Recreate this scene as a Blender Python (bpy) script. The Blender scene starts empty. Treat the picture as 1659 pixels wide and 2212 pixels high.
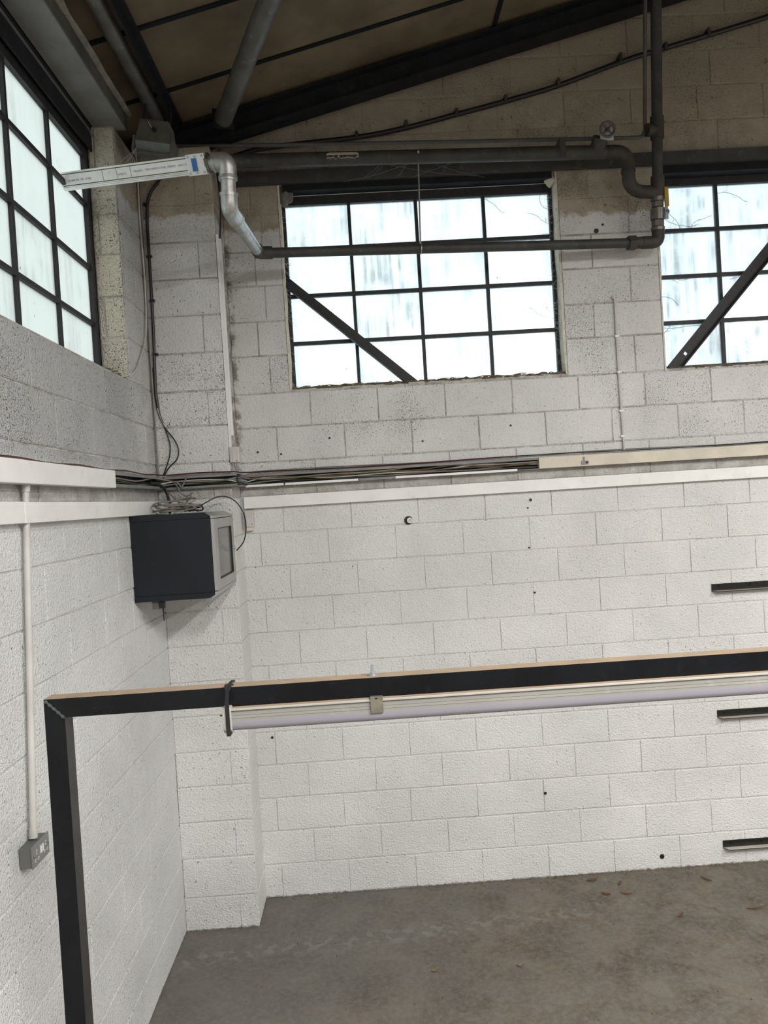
import bpy, bmesh, math, random
from mathutils import Vector, Matrix, noise

S = bpy.context.scene
C = S.collection
PI = math.pi
rnd = random.Random(7)

# ------------------------------------------------------------------ camera
F_PX, RES_W = 1677.97, 1659.0
CAM = Vector((1.2648, -5.1899, 2.6266))
PIT, YAW, ROL = -0.016827, 0.026076, -0.061007
fw = Vector((math.sin(YAW) * math.cos(PIT), math.cos(YAW) * math.cos(PIT), math.sin(PIT)))
r0 = Vector((math.cos(YAW), -math.sin(YAW), 0))
u0 = r0.cross(fw)
rt = r0 * math.cos(ROL) + u0 * math.sin(ROL)
up = u0 * math.cos(ROL) - r0 * math.sin(ROL)
cd = bpy.data.cameras.new('camera')
cam = bpy.data.objects.new('camera', cd)
C.objects.link(cam)
cd.sensor_fit = 'HORIZONTAL'
cd.sensor_width = 36.0
cd.lens = F_PX / RES_W * 36.0
cd.clip_start = 0.05
m = Matrix((rt, up, -fw)).transposed().to_4x4()
m.translation = CAM
cam.matrix_world = m
S.camera = cam

# ------------------------------------------------------------------ daylight, room lamps, added fill lamp, exposure
W = bpy.data.worlds.new('overcast_sky')
S.world = W
W.use_nodes = True
bg = W.node_tree.nodes['Background']
bg.inputs['Color'].default_value = (0.86, 0.955, 1.0, 1)
bg.inputs['Strength'].default_value = 1.6


def lamp(name, loc, power, sx=1.5, sy=0.25, rotz=0.0, col=(1.0, 0.985, 0.955)):
    d = bpy.data.lights.new(name, 'AREA')
    d.shape = 'RECTANGLE'
    d.size, d.size_y = sx, sy
    d.energy = power
    d.color = col
    o = bpy.data.objects.new(name, d)
    o.location = loc
    o.rotation_euler = (0, 0, rotz)
    C.objects.link(o)


lamp('ceiling_or_fill_lamp', (2.3, -6.6, 4.75), 250, rotz=PI / 2)
lamp('ceiling_or_fill_lamp', (3.9, -5.6, 4.75), 265, rotz=PI / 2)
lamp('ceiling_or_fill_lamp', (6.4, -4.2, 4.75), 260, rotz=PI / 2)  # third lamp added to brighten the left wall, not a known fixture

S.view_settings.view_transform = 'Standard'
S.view_settings.look = 'None'
S.view_settings.gamma = 1
S.view_settings.use_curve_mapping = False
S.view_settings.exposure = 0.14
try:
    S.cycles.use_denoising = True
    S.cycles.max_bounces = 10
    S.cycles.transparent_max_bounces = 12
except Exception:
    pass


# ------------------------------------------------------------------ materials
class NT:
    def __init__(self, name):
        self.m = bpy.data.materials.new(name)
        self.m.use_nodes = True
        self.t = self.m.node_tree
        self.n = self.t.nodes
        self.b = self.n['Principled BSDF']
        self.out = self.n['Material Output']

    def new(self, typ, **kw):
        nd = self.n.new(typ)
        for k, v in kw.items():
            setattr(nd, k, v)
        return nd

    def lk(self, a, b):
        self.t.links.new(a, b)

    def setv(self, sock, v):
        if hasattr(v, 'node'):
            self.lk(v, sock)
        else:
            sock.default_value = v

    def pos(self):
        return self.new('ShaderNodeNewGeometry').outputs['Position']

    def xyz(self):
        s = self.new('ShaderNodeSeparateXYZ')
        self.lk(self.pos(), s.inputs[0])
        return s.outputs

    def rand(self):
        return self.new('ShaderNodeObjectInfo').outputs['Random']

    def math(self, op, a, b=0.0, clamp=False):
        nd = self.new('ShaderNodeMath', operation=op, use_clamp=clamp)
        self.setv(nd.inputs[0], a)
        self.setv(nd.inputs[1], b)
        return nd.outputs[0]

    def scaled(self, vec, s):
        nd = self.new('ShaderNodeVectorMath', operation='MULTIPLY')
        self.lk(vec, nd.inputs[0])
        nd.inputs[1].default_value = s
        return nd.outputs[0]

    def noise(self, scale, detail=3.0, rough=0.55, vec=None, dist=0.0):
        nd = self.new('ShaderNodeTexNoise')
        nd.inputs['Scale'].default_value = scale
        nd.inputs['Detail'].default_value = detail
        nd.inputs['Roughness'].default_value = rough
        nd.inputs['Distortion'].default_value = dist
        self.lk(vec if vec is not None else self.pos(), nd.inputs['Vector'])
        return nd.outputs['Fac']

    def ramp(self, v, lo, hi, a=0.0, b=1.0):
        nd = self.new('ShaderNodeMapRange', interpolation_type='SMOOTHSTEP')
        self.setv(nd.inputs['Value'], v)
        nd.inputs['From Min'].default_value = lo
        nd.inputs['From Max'].default_value = hi
        nd.inputs['To Min'].default_value = a
        nd.inputs['To Max'].default_value = b
        return nd.outputs['Result']

    def mix(self, f, a, b, mode='MIX'):
        nd = self.new('ShaderNodeMix', data_type='RGBA', blend_type=mode)
        self.setv(nd.inputs[0], f)
        for s, v in ((nd.inputs[6], a), (nd.inputs[7], b)):
            if isinstance(v, tuple):
                s.default_value = v if len(v) == 4 else v + (1.0,)
            else:
                self.lk(v, s)
        return nd.outputs[2]

    def bump(self, h, strength=0.5, dist=0.01):
        nd = self.new('ShaderNodeBump')
        nd.inputs['Strength'].default_value = strength
        nd.inputs['Distance'].default_value = dist
        self.lk(h, nd.inputs['Height'])
        self.lk(nd.outputs[0], self.b.inputs['Normal'])

    def fin(self, col, rough=0.6, metal=0.0, spec=0.5):
        if isinstance(col, tuple):
            self.b.inputs['Base Color'].default_value = col if len(col) == 4 else col + (1.0,)
        else:
            self.lk(col, self.b.inputs['Base Color'])
        self.setv(self.b.inputs['Roughness'], rough)
        self.b.inputs['Metallic'].default_value = metal
        self.b.inputs['Specular IOR Level'].default_value = spec
        return self.m


def mat_block(name, tint=(0.80, 0.795, 0.778), speck_hi=0.0, grime=True, rough_tex=0.85, joint=False):
    """painted concrete block: stippled face, black pits, old dirty paint above the ragged repaint line"""
    t = NT(name)
    x, y, z = t.xyz()
    rn = t.rand()
    n_big = t.noise(1.3, 3)
    n_mid = t.noise(7.0, 4)
    n_fine = t.noise(75, 4, 0.65)
    n_grit = t.noise(190, 2, 0.6)
    dark = tuple(c * 0.86 for c in tint)
    col = t.mix(t.ramp(n_big, 0.3, 0.7), tint, dark)
    col = t.mix(t.math('MULTIPLY', rn, 0.10), col, (0.66, 0.65, 0.61))
    col = t.mix(t.ramp(n_mid, 0.55, 0.8, 0, 0.10), col, (0.55, 0.53, 0.48))
    # pits: coarse ones scattered, fine ones dense in patches; more of both above the trunking
    patch = t.ramp(t.math('ADD', t.noise(2.3, 2), t.math('MULTIPLY', rn, 0.22)), 0.42, 0.85)
    zfac = t.ramp(z, 2.6, 3.1, 0.22, 1.0)
    amount = t.math('MULTIPLY', t.math('ADD', patch, speck_hi), zfac, clamp=True)
    pits = t.ramp(t.math('ADD', t.noise(85, 2, 0.5), t.math('MULTIPLY', amount, 0.08)), 0.695, 0.735)
    pits2 = t.ramp(t.math('ADD', t.noise(170, 2, 0.6), t.math('MULTIPLY', amount, 0.13)), 0.68, 0.75)
    pits = t.math('MAXIMUM', pits, t.math('MULTIPLY', pits2, 0.75))
    if joint:
        # grime lodged in the joints, heavier higher up the wall
        jd = t.math('MULTIPLY', t.ramp(z, 2.6, 2.95, 0.10, 0.75), t.ramp(t.noise(6, 5, 0.75), 0.36, 0.66, 0.1, 1.0))
        col = t.mix(jd, col, (0.20, 0.18, 0.15))
    if grime:
        # old unrepainted paint above a ragged brush line
        zz = t.math('ADD', z, t.math('MULTIPLY', t.math('SUBTRACT', t.noise(9, 4, 0.6), 0.5), 0.16))
        edge = t.ramp(zz, 4.43, 4.46)
        old = t.mix(t.ramp(n_mid, 0.3, 0.7), (0.52, 0.455, 0.36), (0.37, 0.32, 0.25))
        old = t.mix(t.ramp(z, 4.7, 5.6), old, (0.33, 0.28, 0.21))
        vein = t.ramp(t.noise(20, 5, 0.7, dist=1.2), 0.63, 0.68)
        old = t.mix(t.math('MULTIPLY', vein, 0.75), old, (0.05, 0.045, 0.04))
        col = t.mix(edge, col, old)
        film = t.math('MULTIPLY', t.ramp(z, 2.75, 2.95), t.ramp(n_big, 0.3, 0.7, 0.0, 0.16))
        film = t.math('MULTIPLY', film, t.math('SUBTRACT', 1.0, edge))
        col = t.mix(film, col, (0.56, 0.55, 0.52))
        # darker mottled strip between the two runs of trunking
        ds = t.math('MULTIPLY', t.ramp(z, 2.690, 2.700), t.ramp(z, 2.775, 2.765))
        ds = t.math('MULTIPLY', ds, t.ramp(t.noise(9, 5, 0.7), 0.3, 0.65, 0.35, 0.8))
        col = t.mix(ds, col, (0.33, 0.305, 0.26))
        # greyer tone on the side wall above the trunking, growing away from the corner
        if speck_hi:
            gz = t.math('MULTIPLY', t.ramp(z, 2.83, 2.90), t.ramp(y, -.55, -1.1, 0.15, 0.75))
            col = t.mix(gz, col, (0.46, 0.46, 0.465))
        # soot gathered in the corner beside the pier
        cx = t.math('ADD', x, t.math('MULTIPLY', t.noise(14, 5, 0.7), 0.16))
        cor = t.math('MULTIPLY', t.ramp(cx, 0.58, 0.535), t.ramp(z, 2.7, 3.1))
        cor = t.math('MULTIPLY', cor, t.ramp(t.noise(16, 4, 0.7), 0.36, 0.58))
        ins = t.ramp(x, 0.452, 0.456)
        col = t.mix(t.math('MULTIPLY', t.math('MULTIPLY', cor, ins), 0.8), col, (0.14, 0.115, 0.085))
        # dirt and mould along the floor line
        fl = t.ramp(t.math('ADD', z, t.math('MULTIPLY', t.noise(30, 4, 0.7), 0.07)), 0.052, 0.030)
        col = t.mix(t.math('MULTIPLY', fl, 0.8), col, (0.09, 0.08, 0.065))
    col = t.mix(t.math('MULTIPLY', pits, 0.8), col, (0.085, 0.075, 0.062))
    t.fin(col, 0.62, 0, 0.35)
    h = t.math('ADD', t.math('MULTIPLY', n_fine, 1.0), t.math('MULTIPLY', n_grit, 0.45))
    h = t.math('SUBTRACT', h, t.math('MULTIPLY', pits, 0.35))
    h = t.math('ADD', h, t.math('MULTIPLY', n_mid, 0.6))
    t.bump(h, rough_tex, 0.014)
    return t.m


def mat_plain(name, col, rough=0.5, metal=0.0, var=0.12, nscale=9.0, bump=0.0, dirt=None, dirt_amt=0.0, spec=0.5):
    t = NT(name)
    n = t.noise(nscale, 4, 0.6)
    dk = tuple(c * (1 - var * 2) for c in col)
    c = t.mix(t.ramp(n, 0.3, 0.7), col, dk)
    if dirt:
        d = t.ramp(t.noise(nscale * 3.3, 5, 0.7), 0.56, 0.70)
        c = t.mix(t.math('MULTIPLY', d, dirt_amt), c, dirt)
    t.fin(c, rough, metal, spec)
    if bump:
        t.bump(t.noise(nscale * 9, 3, 0.6), bump, 0.003)
    return t.m


def mat_floor():
    t = NT('worn_floor_paint')
    x, y, z = t.xyz()
    grey = t.mix(t.ramp(t.noise(3.5, 5, 0.6), 0.3, 0.7), (0.150, 0.140, 0.122), (0.112, 0.105, 0.092))
    brown = t.mix(t.ramp(t.noise(3.4, 9, 0.72, dist=0.5), 0.36, 0.64), (0.150, 0.118, 0.084), (0.072, 0.052, 0.034))
    # traffic stains build up away from the corner
    d = t.math('ADD', t.math('MULTIPLY', t.math('SUBTRACT', x, 1.15), 0.34),
               t.math('MULTIPLY', t.math('ADD', y, 0.35), -0.16))
    msk = t.ramp(t.math('ADD', t.noise(2.2, 6, 0.68, dist=0.4), d), 0.52, 0.85)
    msk = t.math('MULTIPLY', t.math('MULTIPLY', msk, 0.85), t.ramp(t.noise(4.5, 8, 0.75, dist=0.6), 0.36, 0.62, 0.2, 1.0))
    col = t.mix(msk, grey, brown)
    # chalky pale scuffs in a band from the pier to the right
    bandp = t.math('ADD', t.math('ADD', y, 0.62), t.math('MULTIPLY', t.math('SUBTRACT', x, 0.5), -0.09))
    band = t.ramp(t.math('ABSOLUTE', bandp), 0.13, 0.02)
    band = t.math('MULTIPLY', band, t.ramp(t.noise(17, 2, 0.5), 0.52, 0.58))
    band = t.math('MULTIPLY', band, t.ramp(x, 3.3, 2.2))
    col = t.mix(t.math('MULTIPLY', band, 0.22), col, (0.36, 0.36, 0.34))
    pale = t.math('MULTIPLY', t.ramp(t.noise(8, 5, 0.7), 0.60, 0.72), t.ramp(x, 1.6, 2.8))
    col = t.mix(t.math('MULTIPLY', pale, 0.35), col, (0.27, 0.25, 0.22))
    gr = t.noise(30, 6, 0.75)
    col = t.mix(t.ramp(gr, 0.40, 0.66, 0, 0.45), col, (0.21, 0.195, 0.165))
    rust = t.math('MULTIPLY', t.ramp(t.noise(9, 7, 0.8, dist=1.0), 0.54, 0.66), t.ramp(x, 1.4, 2.2))
    col = t.mix(t.math('MULTIPLY', rust, 0.5), col, (0.085, 0.052, 0.030))
    spk = t.ramp(t.noise(55, 2), 0.74, 0.77)
    col = t.mix(t.math('MULTIPLY', spk, 0.7), col, (0.05, 0.04, 0.03))
    t.fin(col, t.ramp(t.noise(5, 4), 0.3, 0.7, 0.5, 0.75), 0, 0.4)
    t.bump(t.math('ADD', t.noise(45, 5, 0.7), t.noise(5, 3)), 0.22, 0.006)
    return t.m


def mat_pane(name, haze, tint, streak=0.5, floor_amt=0.15):
    """grimy wired-glass pane: part clear, part diffusing, with runs of dirt"""
    t = NT(name)
    t.n.remove(t.b)
    rn = t.rand()
    tr = t.new('ShaderNodeBsdfTransparent')
    tr.inputs[0].default_value = (*tint, 1)
    tl = t.new('ShaderNodeBsdfTranslucent')
    df = t.new('ShaderNodeBsdfDiffuse')
    tc = t.new('ShaderNodeTexCoord')
    off = t.new('ShaderNodeVectorMath', operation='ADD')
    t.lk(t.pos(), off.inputs[0])
    cmb = t.new('ShaderNodeCombineXYZ')
    t.lk(t.math('MULTIPLY', rn, 7.0), cmb.inputs[0])
    t.lk(cmb.outputs[0], off.inputs[1])
    runs = t.noise(1.0, 5, 0.65, vec=t.scaled(off.outputs[0], (26, 26, 1.6)))
    blot = t.noise(5, 5, 0.6, vec=off.outputs[0])
    dirty = t.math('MULTIPLY', t.ramp(runs, 0.40, 0.68), t.ramp(blot, 0.36, 0.62))
    dirty = t.math('MULTIPLY', dirty, t.ramp(rn, 0.3, 0.8, floor_amt, 1.0))
    tl.inputs[0].default_value = (*tint, 1)
    c = t.mix(t.math('MULTIPLY', dirty, streak), (*tint, 1), (0.44, 0.43, 0.40, 1))
    t.lk(c, tl.inputs[0])
    t.lk(c, tr.inputs[0])
    df.inputs[0].default_value = (0.05, 0.045, 0.04, 1)
    m1 = t.new('ShaderNodeMixShader')
    t.setv(m1.inputs[0], haze)
    t.lk(tr.outputs[0], m1.inputs[1])
    t.lk(tl.outputs[0], m1.inputs[2])
    gl = t.new('ShaderNodeBsdfGlossy')
    gl.inputs['Roughness'].default_value = 0.15
    m3 = t.new('ShaderNodeMixShader')
    m3.inputs[0].default_value = 0.03
    t.lk(m1.outputs[0], m3.inputs[1])
    t.lk(gl.outputs[0], m3.inputs[2])
    spk = t.ramp(t.noise(48, 2, 0.5, vec=off.outputs[0]), 0.735, 0.765)
    spk = t.math('MULTIPLY', spk, t.ramp(t.noise(3.2, 2, vec=off.outputs[0]), 0.45, 0.6))
    m2 = t.new('ShaderNodeMixShader')
    t.lk(t.math('MULTIPLY', spk, 0.85), m2.inputs[0])
    t.lk(m3.outputs[0], m2.inputs[1])
    t.lk(df.outputs[0], m2.inputs[2])
    t.lk(m2.outputs[0], t.out.inputs['Surface'])
    return t.m


def mat_clear(name, col, alpha, rough=0.12):
    t = NT(name)
    t.fin(col, rough)
    t.b.inputs['Alpha'].default_value = alpha
    return t.m


M = {}
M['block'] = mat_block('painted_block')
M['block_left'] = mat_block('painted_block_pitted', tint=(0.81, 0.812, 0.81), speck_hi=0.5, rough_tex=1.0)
M['block_jamb'] = mat_block('cream_painted_block', tint=(0.78, 0.73, 0.60), speck_hi=0.6, grime=False, rough_tex=1.0)
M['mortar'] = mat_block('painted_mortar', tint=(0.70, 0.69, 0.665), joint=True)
M['jamb_back'] = mat_plain('cream_plaster', (0.70, 0.65, 0.54), 0.8, dirt=(0.10, 0.085, 0.06), dirt_amt=0.7, nscale=14, bump=0.5)
M['far_paint'] = mat_plain('white_wall_paint', (0.78, 0.77, 0.74), 0.7, nscale=2)
M['floor'] = mat_floor()
M['board'] = mat_plain('tan_ceiling_board', (0.19, 0.145, 0.090), 0.75, var=0.25, nscale=1.6, dirt=(0.07, 0.05, 0.03), dirt_amt=0.3)
M['strip'] = mat_plain('dark_joint_strip', (0.016, 0.018, 0.020), 0.85, spec=0.1)
M['steel_dark'] = mat_plain('sooty_painted_steel', (0.017, 0.018, 0.021), 0.6, var=0.2, nscale=7, dirt=(0.05, 0.045, 0.038), dirt_amt=0.3, spec=0.2)
M['lintel'] = mat_plain('grey_painted_lintel', (0.065, 0.064, 0.063), 0.6, var=0.15, nscale=5, dirt=(0.20, 0.18, 0.145), dirt_amt=0.35)
M['soffit'] = mat_plain('grey_steel_beam', (0.22, 0.215, 0.205), 0.6, var=0.14, nscale=5, dirt=(0.14, 0.12, 0.10), dirt_amt=0.35)
M['foam'] = mat_plain('old_filler_foam', (0.24, 0.23, 0.195), 0.9, var=0.2, nscale=9, bump=0.6, dirt=(0.08, 0.07, 0.06), dirt_amt=0.6)
M['tube'] = mat_plain('grey_brown_tube', (0.13, 0.125, 0.112), 0.5, var=0.2, nscale=6, dirt=(0.42, 0.38, 0.33), dirt_amt=0.25, metal=0.2)
M['pipe_black'] = mat_plain('dusty_iron_pipe', (0.055, 0.053, 0.048), 0.6, var=0.2, nscale=8, dirt=(0.13, 0.115, 0.095), dirt_amt=0.5)
M['pipe_rust'] = mat_plain('rusty_iron_fitting', (0.052, 0.044, 0.036), 0.65, var=0.25, nscale=12, dirt=(0.11, 0.068, 0.038), dirt_amt=0.5)
M['pipe_grey'] = mat_plain('grey_conduit', (0.10, 0.10, 0.097), 0.5, var=0.15, nscale=8, dirt=(0.08, 0.07, 0.06), dirt_amt=0.4)
M['galv'] = mat_plain('galvanised_steel', (0.56, 0.56, 0.54), 0.38, metal=0.75, var=0.16, nscale=18, dirt=(0.30, 0.27, 0.22), dirt_amt=0.45)
M['alu'] = mat_plain('anodised_aluminium', (0.80, 0.79, 0.76), 0.34, metal=0.55, var=0.05, nscale=12, dirt=(0.45, 0.42, 0.37), dirt_amt=0.25)
M['alu_label'] = mat_plain('printed_white_face', (0.84, 0.83, 0.82), 0.5, var=0.05, nscale=16, dirt=(0.5, 0.46, 0.4), dirt_amt=0.3)
M['groove'] = mat_plain('groove_shadow_gap', (0.10, 0.095, 0.09), 0.6)
M['ink'] = mat_plain('faded_blue_print', (0.22, 0.33, 0.45), 0.6)
M['blue'] = mat_plain('blue_tag', (0.03, 0.16, 0.48), 0.45)
M['white_tr'] = mat_plain('painted_trunking', (0.80, 0.79, 0.77), 0.45, var=0.05, nscale=4, dirt=(0.52, 0.49, 0.43), dirt_amt=0.35)
M['cream_tr'] = mat_plain('cream_trunking_lid', (0.62, 0.565, 0.46), 0.55, var=0.08, nscale=5, dirt=(0.40, 0.36, 0.30), dirt_amt=0.4)
M['grey_tr'] = mat_plain('grey_plastic_channel', (0.22, 0.225, 0.225), 0.5, var=0.12, nscale=7, dirt=(0.5, 0.48, 0.43), dirt_amt=0.3)
M['dark_in'] = mat_plain('dark_channel_inside', (0.02, 0.02, 0.022), 0.7)
M['conduit'] = mat_plain('white_conduit', (0.54, 0.525, 0.50), 0.45, var=0.08, nscale=6, dirt=(0.45, 0.42, 0.37), dirt_amt=0.3)
M['sock'] = mat_plain('grey_metal_socket', (0.235, 0.24, 0.235), 0.42, metal=0.25, var=0.08)
M['sock_side'] = mat_plain('grey_metal_back_box', (0.17, 0.175, 0.165), 0.5, metal=0.2, var=0.12)
M['rocker'] = mat_plain('white_plastic', (0.78, 0.78, 0.76), 0.35, var=0.03)
M['slot'] = mat_plain('dark_slot', (0.01, 0.01, 0.01), 0.5)
M['cab'] = mat_plain('charcoal_powder_coat', (0.0095, 0.0125, 0.018), 0.5, var=0.12, nscale=3, dirt=(0.018, 0.021, 0.026), dirt_amt=0.3, spec=0.3)
M['silver'] = mat_plain('silver_door_frame', (0.44, 0.44, 0.43), 0.30, metal=0.75, var=0.08, nscale=5)
M['cabglass'] = mat_plain('smoky_door_glass', (0.125, 0.12, 0.115), 0.18, var=0.25, nscale=4, dirt=(0.24, 0.23, 0.22), dirt_amt=0.5)
M['blacksteel'] = mat_plain('oiled_black_box_section', (0.007, 0.008, 0.010), 0.34, var=0.2, nscale=7, metal=0.2, dirt=(0.018, 0.019, 0.021), dirt_amt=0.4, spec=0.22)
M['steel_side'] = mat_plain('mill_scale_side', (0.035, 0.033, 0.032), 0.45, metal=0.3, var=0.2, nscale=10)
M['dust'] = mat_plain('tan_dust_coat', (0.34, 0.25, 0.17), 0.9, var=0.08, nscale=14)
M['weld'] = mat_plain('weld_bead', (0.10, 0.115, 0.115), 0.4, metal=0.5)
M['zinc'] = mat_plain('zinc_bolt', (0.55, 0.60, 0.62), 0.3, metal=0.8)
M['clip'] = mat_plain('steel_clip', (0.28, 0.26, 0.21), 0.4, metal=0.6, var=0.2, nscale=30)
M['batten'] = mat_plain('batten_housing', (0.40, 0.385, 0.36), 0.4, var=0.05)
M['diff_a'] = mat_plain('ribbed_clear_diffuser', (0.245, 0.24, 0.215), 0.14, var=0.05, nscale=6, dirt=(0.36, 0.34, 0.30), dirt_amt=0.3)
M['diff_b'] = mat_plain('opal_diffuser', (0.285, 0.272, 0.31), 0.16, var=0.03, nscale=6)
M['tie'] = mat_plain('black_nylon', (0.010, 0.010, 0.011), 0.4)
M['cable_k'] = mat_plain('black_cable', (0.012, 0.012, 0.013), 0.45)
M['cable_g'] = mat_plain('grey_cable', (0.20, 0.195, 0.18), 0.5)
M['cable_w'] = mat_plain('white_cable', (0.56, 0.54, 0.49), 0.5)
M['cable_o'] = mat_plain('ochre_cable', (0.15, 0.095, 0.045), 0.5)
M['cable_gr'] = mat_plain('green_cable', (0.035, 0.06, 0.02), 0.5)
M['cable_r'] = mat_plain('red_cable', (0.11, 0.02, 0.022), 0.5)
M['cable_t'] = mat_plain('taupe_cable', (0.24, 0.22, 0.185), 0.5)
M['bracket'] = mat_plain('black_gloss_angle', (0.010, 0.011, 0.010), 0.22, var=0.1)
M['bracket_w'] = mat_plain('pale_cream_face', (0.50, 0.455, 0.40), 0.5, var=0.08)
M['yellow'] = mat_plain('yellow_handle_grip', (0.45, 0.28, 0.035), 0.45, dirt=(0.15, 0.12, 0.07), dirt_amt=0.4)
M['brass'] = mat_plain('tarnished_valve', (0.20, 0.19, 0.165), 0.4, metal=0.6, var=0.2, nscale=14)
M['leaf'] = mat_plain('dry_leaf', (0.13, 0.072, 0.035), 0.8, var=0.2, nscale=40)
M['chip'] = mat_plain('wood_chip', (0.24, 0.17, 0.09), 0.8, var=0.2, nscale=60)
M['debris'] = mat_plain('dead_stems', (0.23, 0.175, 0.11), 0.9, var=0.25, nscale=30)
M['web'] = mat_plain('cobweb_thread', (0.55, 0.52, 0.46), 0.9)
M['fluffy'] = mat_plain('dusty_cobweb', (0.22, 0.20, 0.17), 0.95, var=0.2, nscale=30, bump=0.8)
M['frame_win'] = mat_plain('dark_window_steel', (0.022, 0.022, 0.023), 0.6, var=0.2, nscale=20, dirt=(0.07, 0.062, 0.05), dirt_amt=0.4)
M['pane'] = mat_pane('grimy_glass', 0.35, (0.93, 0.985, 1.0), .6)
M['pane_right'] = mat_pane('streaky_glass', 0.35, (0.90, 0.955, 0.985), .75, .7)
M['pane_left'] = mat_pane('obscured_glass', 0.85, (0.84, 0.855, 0.825), 0.4)
M['lens'] = mat_plain('dusty_lamp_glass', (0.13, 0.145, 0.125), 0.25, var=0.15)
M['lamp_body'] = mat_plain('grey_lamp_casing', (0.11, 0.10, 0.085), 0.55, var=0.15, nscale=14)
M['ground'] = mat_plain('yard_concrete', (0.35, 0.34, 0.32), 0.9)
M['ivy'] = mat_plain('bare_ivy_stem', (0.10, 0.085, 0.075), 0.9)


# ------------------------------------------------------------------ mesh helpers
WLOC = {}


def wl(o):
    return WLOC.get(o.name, Vector((0, 0, 0)))


def thing(name, label, cat, loc=(0, 0, 0), group=None):
    o = bpy.data.objects.new(name, None)
    o.empty_display_size = 0.1
    o.location = loc
    C.objects.link(o)
    WLOC[o.name] = Vector(loc)
    o['label'] = label
    o['category'] = cat
    if group:
        o['group'] = group
    return o


def tag(o, label, cat, group=None):
    o['label'] = label
    o['category'] = cat
    if group:
        o['group'] = group
    return o


def perp(d):
    d = d.normalized()
    a = Vector((0, 0, 1)) if abs(d.z) < 0.9 else Vector((1, 0, 0))
    s = d.cross(a).normalized()
    return s, s.cross(d).normalized()


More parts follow.
